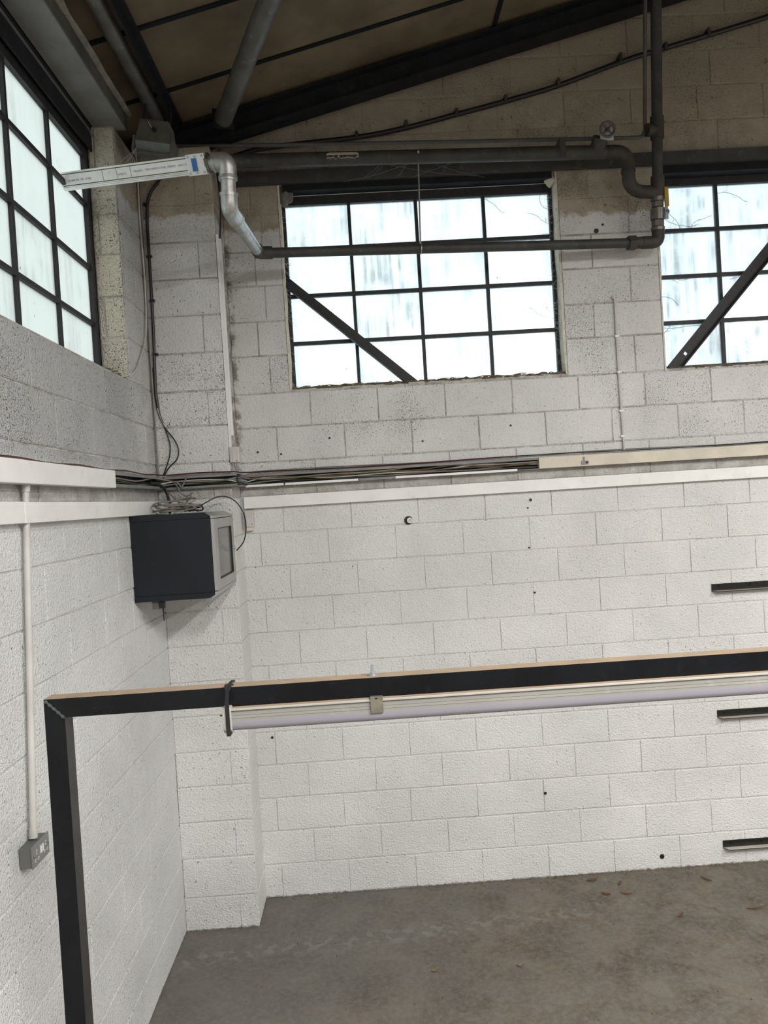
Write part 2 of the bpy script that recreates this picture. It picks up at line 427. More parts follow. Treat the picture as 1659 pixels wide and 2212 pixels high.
class MB:
    def __init__(self):
        self.v, self.f, self.fm = [], [], []

    def add(self, vs, fs, mi=0):
        b = len(self.v)
        self.v += [Vector(p) for p in vs]
        self.f += [tuple(b + i for i in f) for f in fs]
        self.fm += [mi] * len(fs)
        return self

    def box(self, x0, x1, y0, y1, z0, z1, mi=0, top=None):
        vs = [(x, y, z) for z in (z0, z1) for y in (y0, y1) for x in (x0, x1)]
        fs = [(0, 2, 3, 1), (4, 5, 7, 6), (0, 1, 5, 4), (2, 6, 7, 3), (0, 4, 6, 2), (1, 3, 7, 5)]
        b = len(self.fm)
        self.add(vs, fs, mi)
        if top is not None:
            self.fm[b + 1] = top
        return self

    def obox(self, c, ax, ay, az, sx, sy, sz, mi=0):
        """oriented box: centre c, unit axes, full sizes"""
        c = Vector(c)
        vs = [c + ax * (i * sx / 2) + ay * (j * sy / 2) + az * (k * sz / 2) for k in (-1, 1) for j in (-1, 1) for i in (-1, 1)]
        return self.add(vs, [(0, 2, 3, 1), (4, 5, 7, 6), (0, 1, 5, 4), (2, 6, 7, 3), (0, 4, 6, 2), (1, 3, 7, 5)], mi)

    def extrude(self, poly, axis, a0, a1, mi=0):
        """poly: list of 2-tuples in the plane normal to axis (x: (y,z), y: (x,z), z: (x,y))"""
        n = len(poly)

        def P(q, a):
            return {'x': (a, q[0], q[1]), 'y': (q[0], a, q[1]), 'z': (q[0], q[1], a)}[axis]
        vs = [P(q, a0) for q in poly] + [P(q, a1) for q in poly]
        fs = [tuple(range(n))[::-1], tuple(range(n, 2 * n))] + [(i, (i + 1) % n, n + (i + 1) % n, n + i) for i in range(n)]
        return self.add(vs, fs, mi)

    def tube(self, path, r, n=12, cap=True, mi=0):
        path = [Vector(p) for p in path]
        k = len(path)
        rs = r if isinstance(r, (list, tuple)) else [r] * k
        tang = []
        for i in range(k):
            a = path[max(i - 1, 0)]
            b = path[min(i + 1, k - 1)]
            d = b - a
            tang.append(d.normalized() if d.length > 1e-9 else Vector((0, 0, 1)))
        s, q = perp(tang[0])
        vs = []
        for i in range(k):
            t = tang[i]
            s = (s - t * s.dot(t))
            s = s.normalized() if s.length > 1e-6 else perp(t)[0]
            q = t.cross(s)
            for j in range(n):
                a = 2 * PI * j / n
                vs.append(path[i] + (s * math.cos(a) + q * math.sin(a)) * rs[i])
        fs = []
        for i in range(k - 1):
            for j in range(n):
                j2 = (j + 1) % n
                fs.append((i * n + j, i * n + j2, (i + 1) * n + j2, (i + 1) * n + j))
        if cap:
            fs.append(tuple(range(n))[::-1])
            fs.append(tuple((k - 1) * n + j for j in range(n)))
        return self.add(vs, fs, mi)

    def cyl(self, p0, p1, r, n=16, mi=0):
        return self.tube([p0, p1], r, n, True, mi)

    def torus(self, c, nrm, R, r, n=24, k=8, mi=0):
        s, q = perp(Vector(nrm))
        c = Vector(c)
        path = [c + (s * math.cos(2 * PI * i / n) + q * math.sin(2 * PI * i / n)) * R for i in range(n + 1)]
        return self.tube(path, r, k, False, mi)

    def build(self, name, mats, parent=None, smooth=False, base=None, bevel=0.0):
        if not isinstance(mats, (list, tuple)):
            mats = [mats]
        if parent is not None:
            org = wl(parent)
        elif base is not None:
            org = Vector(base)
        else:
            xs = [p.x for p in self.v]
            ys = [p.y for p in self.v]
            zs = [p.z for p in self.v]
            org = Vector(((min(xs) + max(xs)) / 2, (min(ys) + max(ys)) / 2, min(zs)))
        me = bpy.data.meshes.new(name)
        me.from_pydata([p - org for p in self.v], [], self.f)
        for mm in mats:
            me.materials.append(mm)
        for p, mi in zip(me.polygons, self.fm):
            p.material_index = mi
        bm = bmesh.new()
        bm.from_mesh(me)
        bmesh.ops.recalc_face_normals(bm, faces=bm.faces)
        if bevel:
            ed = [e for e in bm.edges if len(e.link_faces) == 2 and e.calc_face_angle(0) > 0.6]
            bmesh.ops.bevel(bm, geom=ed, offset=bevel, segments=2, affect='EDGES', profile=0.6)
        bm.to_mesh(me)
        bm.free()
        if smooth:
            me.polygons.foreach_set('use_smooth', [True] * len(me.polygons))
            me.set_sharp_from_angle(angle=math.radians(38))
        o = bpy.data.objects.new(name, me)
        C.objects.link(o)
        if parent is not None:
            o.parent = parent
        else:
            o.location = org
        WLOC[o.name] = org
        return o


def fillet(pts, rad, seg=6):
    pts = [Vector(p) for p in pts]
    out = [pts[0]]
    for i in range(1, len(pts) - 1):
        a, b, c = pts[i - 1], pts[i], pts[i + 1]
        r = min(rad, (a - b).length * 0.48, (c - b).length * 0.48)
        p, q = b + (a - b).normalized() * r, b + (c - b).normalized() * r
        for k in range(seg + 1):
            t = k / seg
            out.append(p * (1 - t) ** 2 + b * 2 * t * (1 - t) + q * t * t)
    out.append(pts[-1])
    return out


def catmull(pts, per=8):
    pts = [Vector(p) for p in pts]
    P = [pts[0] * 2 - pts[1]] + pts + [pts[-1] * 2 - pts[-2]]
    out = []
    for i in range(1, len(P) - 2):
        p0, p1, p2, p3 = P[i - 1:i + 3]
        for k in range(per):
            t = k / per
            out.append(0.5 * ((2 * p1) + (p2 - p0) * t + (2 * p0 - 5 * p1 + 4 * p2 - p3) * t * t + (3 * p1 - p0 - 3 * p2 + p3) * t ** 3))
    out.append(pts[-1])
    return out


def panel_holes(mb, axis, us, vs_, holes, d0, d1, mi=0):
    """wall slab on a grid, front face at d0, back at d1, faces only where solid meets void. axis 'y': u=x ; axis 'x': u=y"""
    def solid(i, j):
        if i < 0 or j < 0 or i >= len(us) - 1 or j >= len(vs_) - 1:
            return False
        uc, vc = (us[i] + us[i + 1]) / 2, (vs_[j] + vs_[j + 1]) / 2
        return not any(h[0] < uc < h[1] and h[2] < vc < h[3] for h in holes)

    def P(u, d, v):
        return (u, d, v) if axis == 'y' else (d, u, v)
    for i in range(len(us) - 1):
        for j in range(len(vs_) - 1):
            if not solid(i, j):
                continue
            u0_, u1_, v0_, v1_ = us[i], us[i + 1], vs_[j], vs_[j + 1]
            q = [[P(u0_, d, v0_), P(u1_, d, v0_), P(u1_, d, v1_), P(u0_, d, v1_)] for d in (d0, d1)]
            mb.add(q[0], [(0, 1, 2, 3)], mi)
            mb.add(q[1], [(0, 1, 2, 3)], mi)
            for (di, dj, a, b) in ((-1, 0, 0, 3), (1, 0, 1, 2), (0, -1, 0, 1), (0, 1, 3, 2)):
                if not solid(i + di, j + dj):
                    mb.add([q[0][a], q[0][b], q[1][b], q[1][a]], [(0, 1, 2, 3)], mi)


def struct(o):
    o['kind'] = 'structure'
    return o


# ------------------------------------------------------------------ room shell
ROOM_X, ROOM_Y = 9.0, -11.0
W1 = (0.826, 2.686, 3.385, 4.74)        # back window openings x0,x1,z0,z1
W2 = (3.347, 5.207, 3.372, 4.74)
WL = (-2.635, -0.775, 3.378, 4.80)      # left window y0,y1,z0,z1
ROOF0, ROOFS = 5.03, 0.26               # ceiling underside z = ROOF0 + ROOFS*x


def roof(x):
    return ROOF0 + ROOFS * x


mb = MB()
mb.box(-0.2, ROOM_X + .2, ROOM_Y - .2, 0.22, -0.15, 0)
floor = struct(mb.build('floor', M['floor']))

mb = MB()
panel_holes(mb, 'y', [-0.2, W1[0], W1[1], W2[0], W2[1], ROOM_X + .2], [0, W1[2], W1[3], 7.6], [W1, W2], 0.0045, 0.22)
wall_back = struct(mb.build('wall_back', M['mortar'], base=(0, 0, 0)))
mb = MB()
panel_holes(mb, 'x', [ROOM_Y, WL[0], WL[1], 0.006], [0, WL[2], 4.80], [WL], -0.0045, -0.2)
wall_left = struct(mb.build('wall_left', M['mortar'], base=(0, 0, 0)))
mb = MB()
mb.box(ROOM_X, ROOM_X + .2, ROOM_Y, 0.0, 0, roof(ROOM_X) + .05)
struct(mb.build('wall_right', M['far_paint']))
mb = MB()
mb.extrude([(-0.2, 0), (ROOM_X + .2, 0), (ROOM_X + .2, roof(ROOM_X + .2)), (-0.2, roof(-0.2))], 'y', ROOM_Y - .2, ROOM_Y)
struct(mb.build('wall_front', M['far_paint']))
mb = MB()
mb.extrude([(-0.25, roof(-.25) + .02), (ROOM_X + .2, roof(ROOM_X + .2) + .02), (ROOM_X + .2, roof(ROOM_X + .2) + .12), (-0.25, roof(-.25) + .12)], 'y', ROOM_Y - .2, 0.22)
mb.box(-0.25, -0.15, ROOM_Y, 0.22, 4.80, roof(-.25) + .04)      # wall head under the eaves
ceiling = struct(mb.build('ceiling', M['steel_dark'], base=(0, 0, 5)))

# ceiling boards and the dark strips over their joints
rs = Vector((1, 0, ROOFS)).normalized()
rn_ = Vector((-ROOFS, 0, 1)).normalized()
RY = Vector((0, 1, 0))


def rp(x, y, off=0.0):
    return Vector((x, y, roof(x))) + rn_ * off


ys_seam = [0.03 - 0.6 * k for k in range(0, 8)]
for k in range(7):
    y1, y0 = ys_seam[k], ys_seam[k + 1]
    xj = [-0.2, 2.29, 4.69, 7.09] if k % 2 == 0 else [-0.2, 1.95 + 1.4, 5.89]
    for a, b in zip(xj[:-1], xj[1:]):
        c = rp((a + b) / 2, (y0 + y1) / 2, 0.006)
        L = (b - a) / rs.x
        MB().obox(c, rs, RY, rn_, L - .012, abs(y1 - y0) - .012, 0.024).build('ceiling_board', M['board'], ceiling)
    for b in xj[1:-1]:
        MB().obox(rp(b, (y0 + y1) / 2, -0.008), rs, RY, rn_, 0.03, abs(y1 - y0) - .03, 0.012).build('joint_strip', M['strip'], ceiling)
    if k:
        MB().obox(rp(3.4, y1, -0.008), rs, RY, rn_, 7.3 / rs.x, 0.03, 0.014).build('joint_strip', M['strip'], ceiling)

# ------------------------------------------------------------------ block work
ZB = [0, .223, .447, .670, .894, 1.115, 1.337, 1.560, 1.782, 2.004, 2.225, 2.447, 2.690, 2.918, 3.146, 3.374,
      3.622, 3.849, 4.086, 4.312, 4.557, 4.80, 5.037, 5.267, 5.502, 5.735, 5.970, 6.20]
BPH = {0: .121, 1: .349, 2: .112, 3: .338, 4: .128, 5: .345, 6: .115, 7: .333, 8: .122, 9: .301, 10: .118, 11: .278, 12: .06,
       13: .268, 14: .053, 15: .449, 16: .185, 17: .445, 18: .196, 19: .007, 20: .190, 21: .19, 22: .062, 23: .160, 24: .057, 25: .28, 26: .05}
GAP = 0.007
BMESH = {}


def block_mesh(w, h, var, matkey, vg=.004):
    """rough-edged block: 10-point outline, soft arris, sides into the wall. local: x along, y into wall, z up, centre origin"""
    key = (round(w, 2), round(h, 3), var, matkey, vg)
    if key in BMESH:
        return BMESH[key]
    w, h = round(w, 2), round(h, 3)
    R = random.Random(hash((round(w * 100), round(h * 1000), var)) & 0xffff)
    hw, hh = (w - vg) / 2, (h - GAP - (.003 if vg > .005 else 0)) / 2
    j = lambda s: R.uniform(-s, s)
    o = [(-hw, -hh), (-hw / 3, -hh + j(.002)), (hw / 3, -hh + j(.002)), (hw, -hh), (hw + j(.0015), 0), (hw, hh),
         (hw / 3, hh + j(.002)), (-hw / 3, hh + j(.002)), (-hw, hh), (-hw + j(.0015), 0)]
    n = len(o)
    c = 0.0045
    ins = []
    for (x, z) in o:
        cx_ = c * .6 if vg > .004 else c * .25
        sx = cx_ if x > hw * .7 else (-cx_ if x < -hw * .7 else 0)
        sz = c if z > hh * .7 else (-c if z < -hh * .7 else 0)
        ins.append((x - sx * (1 + j(.4)), j(.0012), z - sz * (1 + j(.4))))
    vs = ins + [(x, 0.0030, z) for x, z in o] + [(x, 0.02, z) for x, z in o]
    fs = [tuple(range(n))] + [(i, n + i, n + (i + 1) % n, (i + 1) % n) for i in range(n)] + \
         [(n + i, 2 * n + i, 2 * n + (i + 1) % n, n + (i + 1) % n) for i in range(n)]
    me = bpy.data.meshes.new('block')
    me.from_pydata(vs, [], fs)
    bm = bmesh.new()
    bm.from_mesh(me)
    bmesh.ops.recalc_face_normals(bm, faces=bm.faces)
    if sum(f.normal.y for f in bm.faces if len(f.verts) == n) > 0:
        bmesh.ops.reverse_faces(bm, faces=bm.faces)
    bm.to_mesh(me)
    bm.free()
    me.materials.append(M[matkey])
    BMESH[key] = me
    return me


def put_block(parent, face, u0_, u1_, z0, z1, matkey, d=0.0):
    """face 'back': u=x, faces -y at y=d ; 'left': u=y, faces +x at x=d ; 'right': u=y, faces +x"""
    w, h = u1_ - u0_, z1 - z0
    if w < 0.03 or h < 0.03:
        return
    me = block_mesh(w, h, rnd.randrange(3), matkey, .008 if z0 > 2.6 else (.002 if rnd.random() < .65 else .005))
    o = bpy.data.objects.new('block', me)
    o.parent = parent
    uc, zc = (u0_ + u1_) / 2, (z0 + z1) / 2
    sx = w / round(w, 2)
    dd = rnd.uniform(-.0012, .0012)
    if face == 'back':
        loc = Vector((uc, d + dd, zc))
    else:
        loc = Vector((d - dd, uc, zc))
        o.rotation_euler = (0, 0, PI / 2)
    o.location = loc - wl(parent)
    o.scale = (sx, 1, 1)
    C.objects.link(o)


def segs(lo, hi, phase, cuts):
    """block intervals in [lo,hi] with joints at phase+.45n, minus the cut-outs"""
    e = [lo] + [phase + .45 * k for k in range(-30, 30) if lo + .04 < phase + .45 * k < hi - .04] + [hi]
    out = []
    for a, b in zip(e[:-1], e[1:]):
        parts = [(a, b)]
        for c0, c1 in cuts:
            nx = []
            for p, q in parts:
                if q <= c0 or p >= c1:
                    nx.append((p, q))
                else:
                    if p < c0:
                        nx.append((p, c0))
                    if q > c1:
                        nx.append((c1, q))
            parts = nx
        out += parts
    # swallow slivers
    res = []
    for p in out:
        if res and abs(res[-1][1] - p[0]) < 1e-6 and (p[1] - p[0] < .06 or res[-1][1] - res[-1][0] < .06):
            res[-1] = (res[-1][0], p[1])
        else:
            res.append(p)
    return res


PX, PY = 0.455, -0.345       # corner pier footprint
for i in range(len(ZB) - 1):
    z0, z1 = ZB[i], ZB[i + 1]
    cuts = []
    if 15 <= i <= 20:
        if i < 20:
            cuts = [(W1[0], W1[1]), (W2[0], W2[1])]
    hi = 4.72
    if i == 20:
        # course carrying the lintel: stops under it beside the windows
        for a, b in segs(PX + .004, hi, BPH[i], [(W1[0], W1[1]), (W2[0], W2[1])]):
            put_block(wall_back, 'back', a, b, z0, 4.742, 'block')
        continue
    for a, b in segs(PX - .004, hi, BPH[i], cuts):
        if z0 > roof(b) + .02:
            continue
        if 15 <= i < 20 and a < W1[0] - .02 and i % 2 == 1 and b - a > .3:
            put_block(wall_back, 'back', a, .70, z0, z1, 'block')
            put_block(wall_back, 'back', .70, b, z0, z1, 'block')
            continue
        put_block(wall_back, 'back', a, b, z0, z1, 'block')
for i in range(21):
    z0, z1 = ZB[i], min(ZB[i + 1], 4.795)
    ph = .137 if i % 2 == 0 else .36
    for a, b in segs(-2.98, PY + .012, ph, [(WL[0], WL[1])] if i >= 15 else []):
        put_block(wall_left, 'left', a, b, z0, z1, 'block_left')

# corner pier (part of the walls)
mb = MB()
mb.box(0.0, PX - .0045, PY + .0045, 0.004, 0, 4.86)
pier = struct(mb.build('wall_corner', M['mortar'], base=(0, 0, 0)))
PZ = [0, .210, .453, .680, .904, 1.122, 1.344] + ZB[7:15] + [3.363, 3.598, 3.829, 4.054, 4.282, 4.516, 4.75, 4.86]
for i in range(len(PZ) - 1):
    if i % 2 == 0:
        put_block(pier, 'back', 0.0, .343, PZ[i], PZ[i + 1], 'block', PY)
        put_block(pier, 'back', .343, PX, PZ[i], PZ[i + 1], 'block', PY)
    else:
        put_block(pier, 'back', 0.0, PX, PZ[i], PZ[i + 1], 'block', PY)
    put_block(pier, 'right', PY, .004, PZ[i], PZ[i + 1], 'block', PX)

# window jamb blocks (cream) and reveals
for i in range(15, 21):
    z0, z1 = ZB[i], min(ZB[i + 1], 4.796)
    e = [-.150, -.004] if i % 2 else [-.150, -.115, -.004]
    for a, b in zip(e[:-1], e[1:]):
        put_block(wall_left, 'back', a, b, z0, z1, 'block_jamb', WL[1] - .006)
MB().box(-.168, -.15, WL[1] - .012, WL[1], WL[2], 4.79).build('mortar_fillet', M['jamb_back'], wall_left)
for (x0, x1, zz0, zz1) in (W1, W2):
    for xa, xb in ((x0 - .001, x0 + .012), (x1 - .012, x1 + .001)):
        mb = MB()
        pr = []
        N = 14
        for k in range(N + 1):
            z = zz0 + (zz1 - zz0) * k / N
            pr.append((z, rnd.uniform(-.004, .004)))
        for (za, ja), (zb_, jb) in zip(pr[:-1], pr[1:]):
            s = 1 if xa < x0 + .006 else -1
            edge = xb if s == 1 else xa
            mb.add([(xa if s == 1 else xb, .0, za), (edge + ja, .002, za), (edge + jb, .002, zb_), (xa if s == 1 else xb, .0, zb_),
                    (edge + ja, .13, za), (edge + jb, .13, zb_)], [(0, 1, 2, 3), (1, 4, 5, 2)])
        mb.build('reveal_render', M['jamb_back'], wall_back)

# drilled holes and plugs left in the block work
for (x, z, r) in [(1.068, 3.054, .007), (1.687, 2.996, .007), (2.283, 3.066, .007), (.587, 2.987, .007), (.74, 2.965, .007), (2.366, 2.508, .006), (2.388, 2.56, .010),
                  (2.38, 1.936, .007), (3.144, .087, .016), (2.373, .575, .010), (.562, 1.08, .009), (2.934, 4.331, .016), (2.98, 4.37, .008), (2.36, 2.24, .006), (1.17, 2.19, .004)]:
    MB().cyl((x, -.0035, z), (x, .004, z), r, 10).build('drill_hole', M['slot'], wall_back)

# ------------------------------------------------------------------ windows
GD = .12                     # glass depth in the back wall


def steel_window(name, axis, u0_, u1_, zlo, ztop, ubars, zbars, depth, pane_mat, open_top, frame_w=.03):
    """steel casement: outer frame, glazing bars each a part, panes each a part. axis 'y': u=x, looking along y"""
    root = thing(name, '', '', ((u0_ + u1_) / 2, depth, zlo) if axis == 'y' else (depth, (u0_ + u1_) / 2, zlo))
    del root['label'], root['category']
    root['kind'] = 'structure'

    def bx(a, b, z0, z1, d0, d1):
        mb = MB()
        if axis == 'y':
            return mb.box(a, b, depth + d0, depth + d1, z0, z1)
        return mb.box(depth - d1, depth - d0, a, b, z0, z1)
    t = .018
    fr = MB()
    for (a, b, z0, z1) in ((u0_, u0_ + frame_w, zlo, open_top), (u1_ - frame_w, u1_, zlo, open_top), (u0_ + frame_w, u1_ - frame_w, zlo, zlo + .02),
                           (u0_ + frame_w, u1_ - frame_w, ztop, open_top)):
        m2 = bx(a, b, z0, z1, -.02, .022)
        fr.add(m2.v, m2.f)
    fr.build('window_frame', M['frame_win'], root)
    us_ = [u0_ + frame_w] + list(ubars) + [u1_ - frame_w]
    zs_ = [zlo + .02] + list(zbars) + [ztop]
    for u in ubars:
        bx(u - .011, u + .011, zlo + .02, ztop, -.012, .02).build('glazing_bar', M['frame_win'], root)
    for z in zbars:
        for a, b in zip(us_[:-1], us_[1:]):
            bx(a + (.011 if a in ubars else 0), b - (.011 if b in ubars else 0), z - .012, z + .012, -.012, .02).build('glazing_bar', M['frame_win'], root)
    for i in range(len(us_) - 1):
        for j in range(len(zs_) - 1):
            a = us_[i] + (.011 if i else 0)
            b = us_[i + 1] - (.011 if i < len(us_) - 2 else 0)
            z0 = zs_[j] + (.012 if j else 0)
            z1 = zs_[j + 1] - (.012 if j < len(zs_) - 2 else 0)
            # putty fillet round each pane, then the pane
            bx(a, b, z0, z1, .006, .010).build('pane', pane_mat, root)
    return root


steel_window('window_1', 'y', W1[0], W1[1], 3.395, 4.640, [1.289, 1.744, 2.205], [3.713, 4.033, 4.348], GD, M['pane'], 4.70, .034)
steel_window('window_2', 'y', W2[0], W2[1], 3.395, 4.640, [3.81, 4.27, 4.735], [3.713, 4.028, 4.342], GD, M['pane_right'], 4.70, .034)
steel_window('window_3', 'x', WL[0], WL[1], 3.40, 4.615, [-2.26, -1.79, -1.318], [3.690, 4.000, 4.350], -.17, M['pane_left'], 4.70, .058)

# yard outside
mb = MB()
mb.box(-14, 18, .3, 14, -.25, -.12)
mb.box(-14, -.3, -12, .3, -.25, -.12)
struct(mb.build('trim_1', M['ground']))

# ------------------------------------------------------------------ steelwork
# lintels
mb = MB()
mb.box(PX + .01, 5.6, -.02, .10, 4.742, 4.80)
mb.box(PX + .01, 5.6, -.035, -.02, 4.742, 4.822)
tag(mb.build('steel_lintel', M['lintel']), 'long dark grey steel lintel running above both back windows', 'lintel')
mb = MB()
mb.box(W1[0] + .03, W1[1] - .03, .0, .09, 4.700, 4.742)  # dark soffit strip closing the window head below the lintel
tag(mb.build('soffit_strip', M['steel_dark']), 'dark soffit strip under the lintel over the middle window', 'beam')
mb = MB()
mb.box(W2[0] + .03, W2[1] - .03, .0, .09, 4.690, 4.742)
tag(mb.build('soffit_strip', M['steel_dark']), 'dark soffit strip under the lintel over the right-hand window', 'beam')
mb = MB()
mb.box(-.2, -.12, -3.0, -.79, 4.70, 4.80)
mb.box(-.13, -.12, -3.0, -.79, 4.655, 4.70)
tag(mb.build('window_head_angle', M['steel_dark']), 'dark sooty steel angle over the left-hand side window', 'lintel')

# gable rafter, I section
t = thing('roof_rafter', 'dark steel I-beam rafter sloping up along the back wall', 'beam', (0, -.14, 4.85))
RT, RB = 4.998, 4.850


def rbar(mb, x0, x1, y0, y1, za, zb_):
    s = .2597
    vs = []
    for x in (x0, x1):
        for y in (y0, y1):
            for z in (za, zb_):
                vs.append((x, y, z + s * x))
    return mb.add(vs, [(0, 1, 3, 2), (4, 6, 7, 5), (0, 4, 5, 1), (2, 3, 7, 6), (0, 2, 6, 4), (1, 5, 7, 3)])


rbar(MB(), -.12, 7.5, -.205, -.075, RT - .010, RT).build('top_flange', M['steel_dark'], t)
rbar(MB(), -.12, 7.5, -.145, -.135, RB + .010, RT - .010).build('web', M['steel_dark'], t)
rbar(MB(), -.12, 7.5, -.205, -.075, RB, RB + .010).build('bottom_flange', M['steel_dark'], t)
mb = MB()
mb.extrude([(-.1, 4.82), (.14, 4.87), (.95, 5.09), (.30, 4.955), (-.1, 4.90)], 'y', -.15, -.13)
mb.build('haunch_plate', M['steel_dark'], t)

# eaves beam over the side window
t = thing('eaves_beam', 'wide grey steel eaves beam above the left-hand side window', 'beam', (-.03, -2.5, 4.80))
MB().box(-.115, .055, -5.0, -.72, 4.80, 4.812).build('bottom_flange', M['soffit'], t)
MB().box(.048, .055, -5.0, -.70, 4.812, 4.885).build('side_lip', M['tube'], t)
MB().box(-.115, -.105, -5.0, -.72, 4.812, 4.96).build('web', M['steel_dark'], t)
# wavy bead of filler along its edge
mb = MB()
pts, rr = [], []
for k in range(60):
    y = -.70 - k * .07
    pts.append((.066 + .016 * noise.noise((y * 3, 1, 0)), y, 4.897 + .014 * noise.noise((y * 4, 5, 0))))
    rr.append(.020 + .012 * noise.noise((y * 6, 9, 0)))
mb.tube(pts, rr, 8)
tag(mb.build('filler_foam', M['foam'], smooth=True), 'lumpy cream filler foam squeezed along the edge of the grey eaves beam', 'foam')
# small rod pipe along the wall head
mb = MB()
mb.tube([(-.125, -.79, 4.742), (-.125, -.82, 4.762), (-.125, -5, 4.762)], .011, 8)
tag(mb.build('thin_rod', M['pipe_grey'], smooth=True), 'thin dark rod with hooked end along the head of the side window', 'rod')

# eaves tube and angle
t = thing('eaves_tube', 'long grey steel tube running along the eaves above the side window', 'tube', (.155, -2.6, 5.0))
mb = MB()
mb.tube([(.162, -.37, 5.020), (.162, -5, 5.020)], .042, 20)
mb.build('tube', M['tube'], t, smooth=True)
mb = MB()
mb.extrude([(-.40, 5.03), (-.28, 4.99), (-.28, 5.05), (-.36, 5.075)], 'x', .150, .172)
mb.build('end_plate', M['tube'], t)
mb = MB()
mb.box(.242, .250, -5, -.25, 4.985, 5.055)
mb.box(.250, .285, -5, -.25, 5.047, 5.055)
tag(mb.build('steel_angle', M['steel_dark']), 'dark steel angle rail beside the long eaves tube', 'rail')

# diagonal roof brace
t = thing('roof_brace', 'thick round grey roof brace meeting the rafter at an end plate', 'tube', (.57, -.42, 5.0))
d0, d1 = Vector((.560, -.41, 4.99)), Vector((.965, -1.36, 5.095))
dv = (d1 - d0).normalized()
MB().tube([d0, d0 + dv * 4.2], .054, 22).build('tube', M['tube'], t, smooth=True)
s_, q_ = perp(dv)
MB().obox(d0 - dv * .004, s_, q_, dv, .125, .118, .010).build('end_plate', M['steel_dark'], t)

# floodlight tucked under the eaves
t = thing('floodlight', 'old grey bulkhead floodlight hung under the eaves near the corner', 'lamp', (.22, -.70, 4.66))
fx = Vector((.97, 0, -.17)).normalized()
fz = Vector((.17, 0, .97)).normalized()
fy = Vector((0, 1, 0))


def fl(u, d, v):
    return Vector((.215, -.70, 4.74)) + fx * u + fy * d + fz * v


mb = MB()
poly = [(-.105, -.03), (.105, -.03), (.075, .095), (-.085, .095)]
mb.add([fl(u, -.055, v) for u, v in poly] + [fl(u, .07, v) for u, v in poly], [(3, 2, 1, 0), (4, 5, 6, 7)] + [(i, (i + 1) % 4, 4 + (i + 1) % 4, 4 + i) for i in range(4)])
mb.build('casing', M['lamp_body'], t, bevel=.006)
mb = MB()
mb.add([fl(-.098, -.060, -.032), fl(.098, -.060, -.032), fl(.098, -.035, -.085), fl(-.098, -.035, -.085),
        fl(-.098, .06, -.032), fl(.098, .06, -.032), fl(.098, .06, -.085), fl(-.098, .06, -.085)],
       [(0, 1, 2, 3), (4, 7, 6, 5), (0, 4, 5, 1), (3, 2, 6, 7), (0, 3, 7, 4), (1, 5, 6, 2)])
mb.build('lens', M['lens'], t)
mb = MB()
for sgn in (-1, 1):
    mb.obox(fl(sgn * .107, .0, -.05), fx, fy, fz, .014, .13, .085)
mb.obox(fl(0, -.04, -.094), fx, fy, fz, .215, .04, .016)
mb.build('lens_rim', M['lamp_body'], t, bevel=.003)
MB().cyl(fl(0, -.072, .035), fl(0, -.05, .035), .012, 10).build('bolt', M['steel_dark'], t)
MB().cyl(fl(-.01, -.07, .04), fl(-.035, -.07, .075), .002, 6).build('wire_stay', M['cable_w'], t)
MB().tube([fl(-.085, 0, .09), fl(-.08, 0, .20)], .006, 6).build('hanger', M['steel_dark'], t)
MB().tube([fl(.07, 0, .09), fl(.06, 0, .19)], .006, 6).build('hanger', M['steel_dark'], t)

# ------------------------------------------------------------------ aluminium manifold and galvanised pipe
A, B = Vector((-.172, -1.100, 4.366)), Vector((.584, -1.219, 4.372))
ux = (B - A).normalized()
roll = math.radians(24)
vy0 = Vector((0, 0, 1)).cross(ux).normalized()       # away from camera
vz0 = ux.cross(vy0)
vy = vy0 * math.cos(roll) + vz0 * math.sin(roll)
vz = vz0 * math.cos(roll) - vy0 * math.sin(roll)
L = (B - A).length
t = thing('aluminium_manifold', 'silver aluminium box manifold with printed face poking in from the side window', 'manifold', tuple((A + B) / 2))


def al(u, d, v):
    return A + ux * u + vy * d + vz * v


HF, HD = .090, .070      # face height, depth
mb = MB()
mb.obox(al(L / 2, 0, 0), ux, vy, vz, L, HD, HF)
mb.build('body', M['alu'], t, bevel=.004)
MB().obox(al(L / 2, -HD / 2 - .001, .006), ux, vy, vz, L - .004, .003, HF * .56).build('printed_face', M['alu_label'], t)
for v in (HF * .37, -HF * .235):
    MB().obox(al(L / 2, -HD / 2 - .0005, v), ux, vy, vz, L - .002, .002, .0045).build('groove', M['groove'], t)
mb = MB()
mb.tube([al(.0, -HD / 2 - .002, -HF * .36), al(L, -HD / 2 - .002, -HF * .36)], .005, 8)
mb.build('edge_rail', M['alu'], t, smooth=True)
for u in (.225, .30, .375):
    MB().obox(al(u, -HD / 2 - .0028, .006), ux, vy, vz, .0016, .001, HF * .54).build('seam', M['groove'], t)
MB().obox(al(L - .045, -.001, .0), ux, vy, vz, .095, HD + .012, HF + .010).build('end_flange', M['alu'], t, bevel=.003)
for u in (L - .082, L - .045, L - .008):
    for v in (.038, -.038):
        MB().cyl(al(u, -HD / 2 - .016, v), al(u, -HD / 2, v), .0055, 10).build('bolt', M['zinc'], t)
MB().obox(al(L - .052, -HD / 2 - .009, .0), ux, vy, vz, .026, .004, .060).build('blue_tag', M['blue'], t)


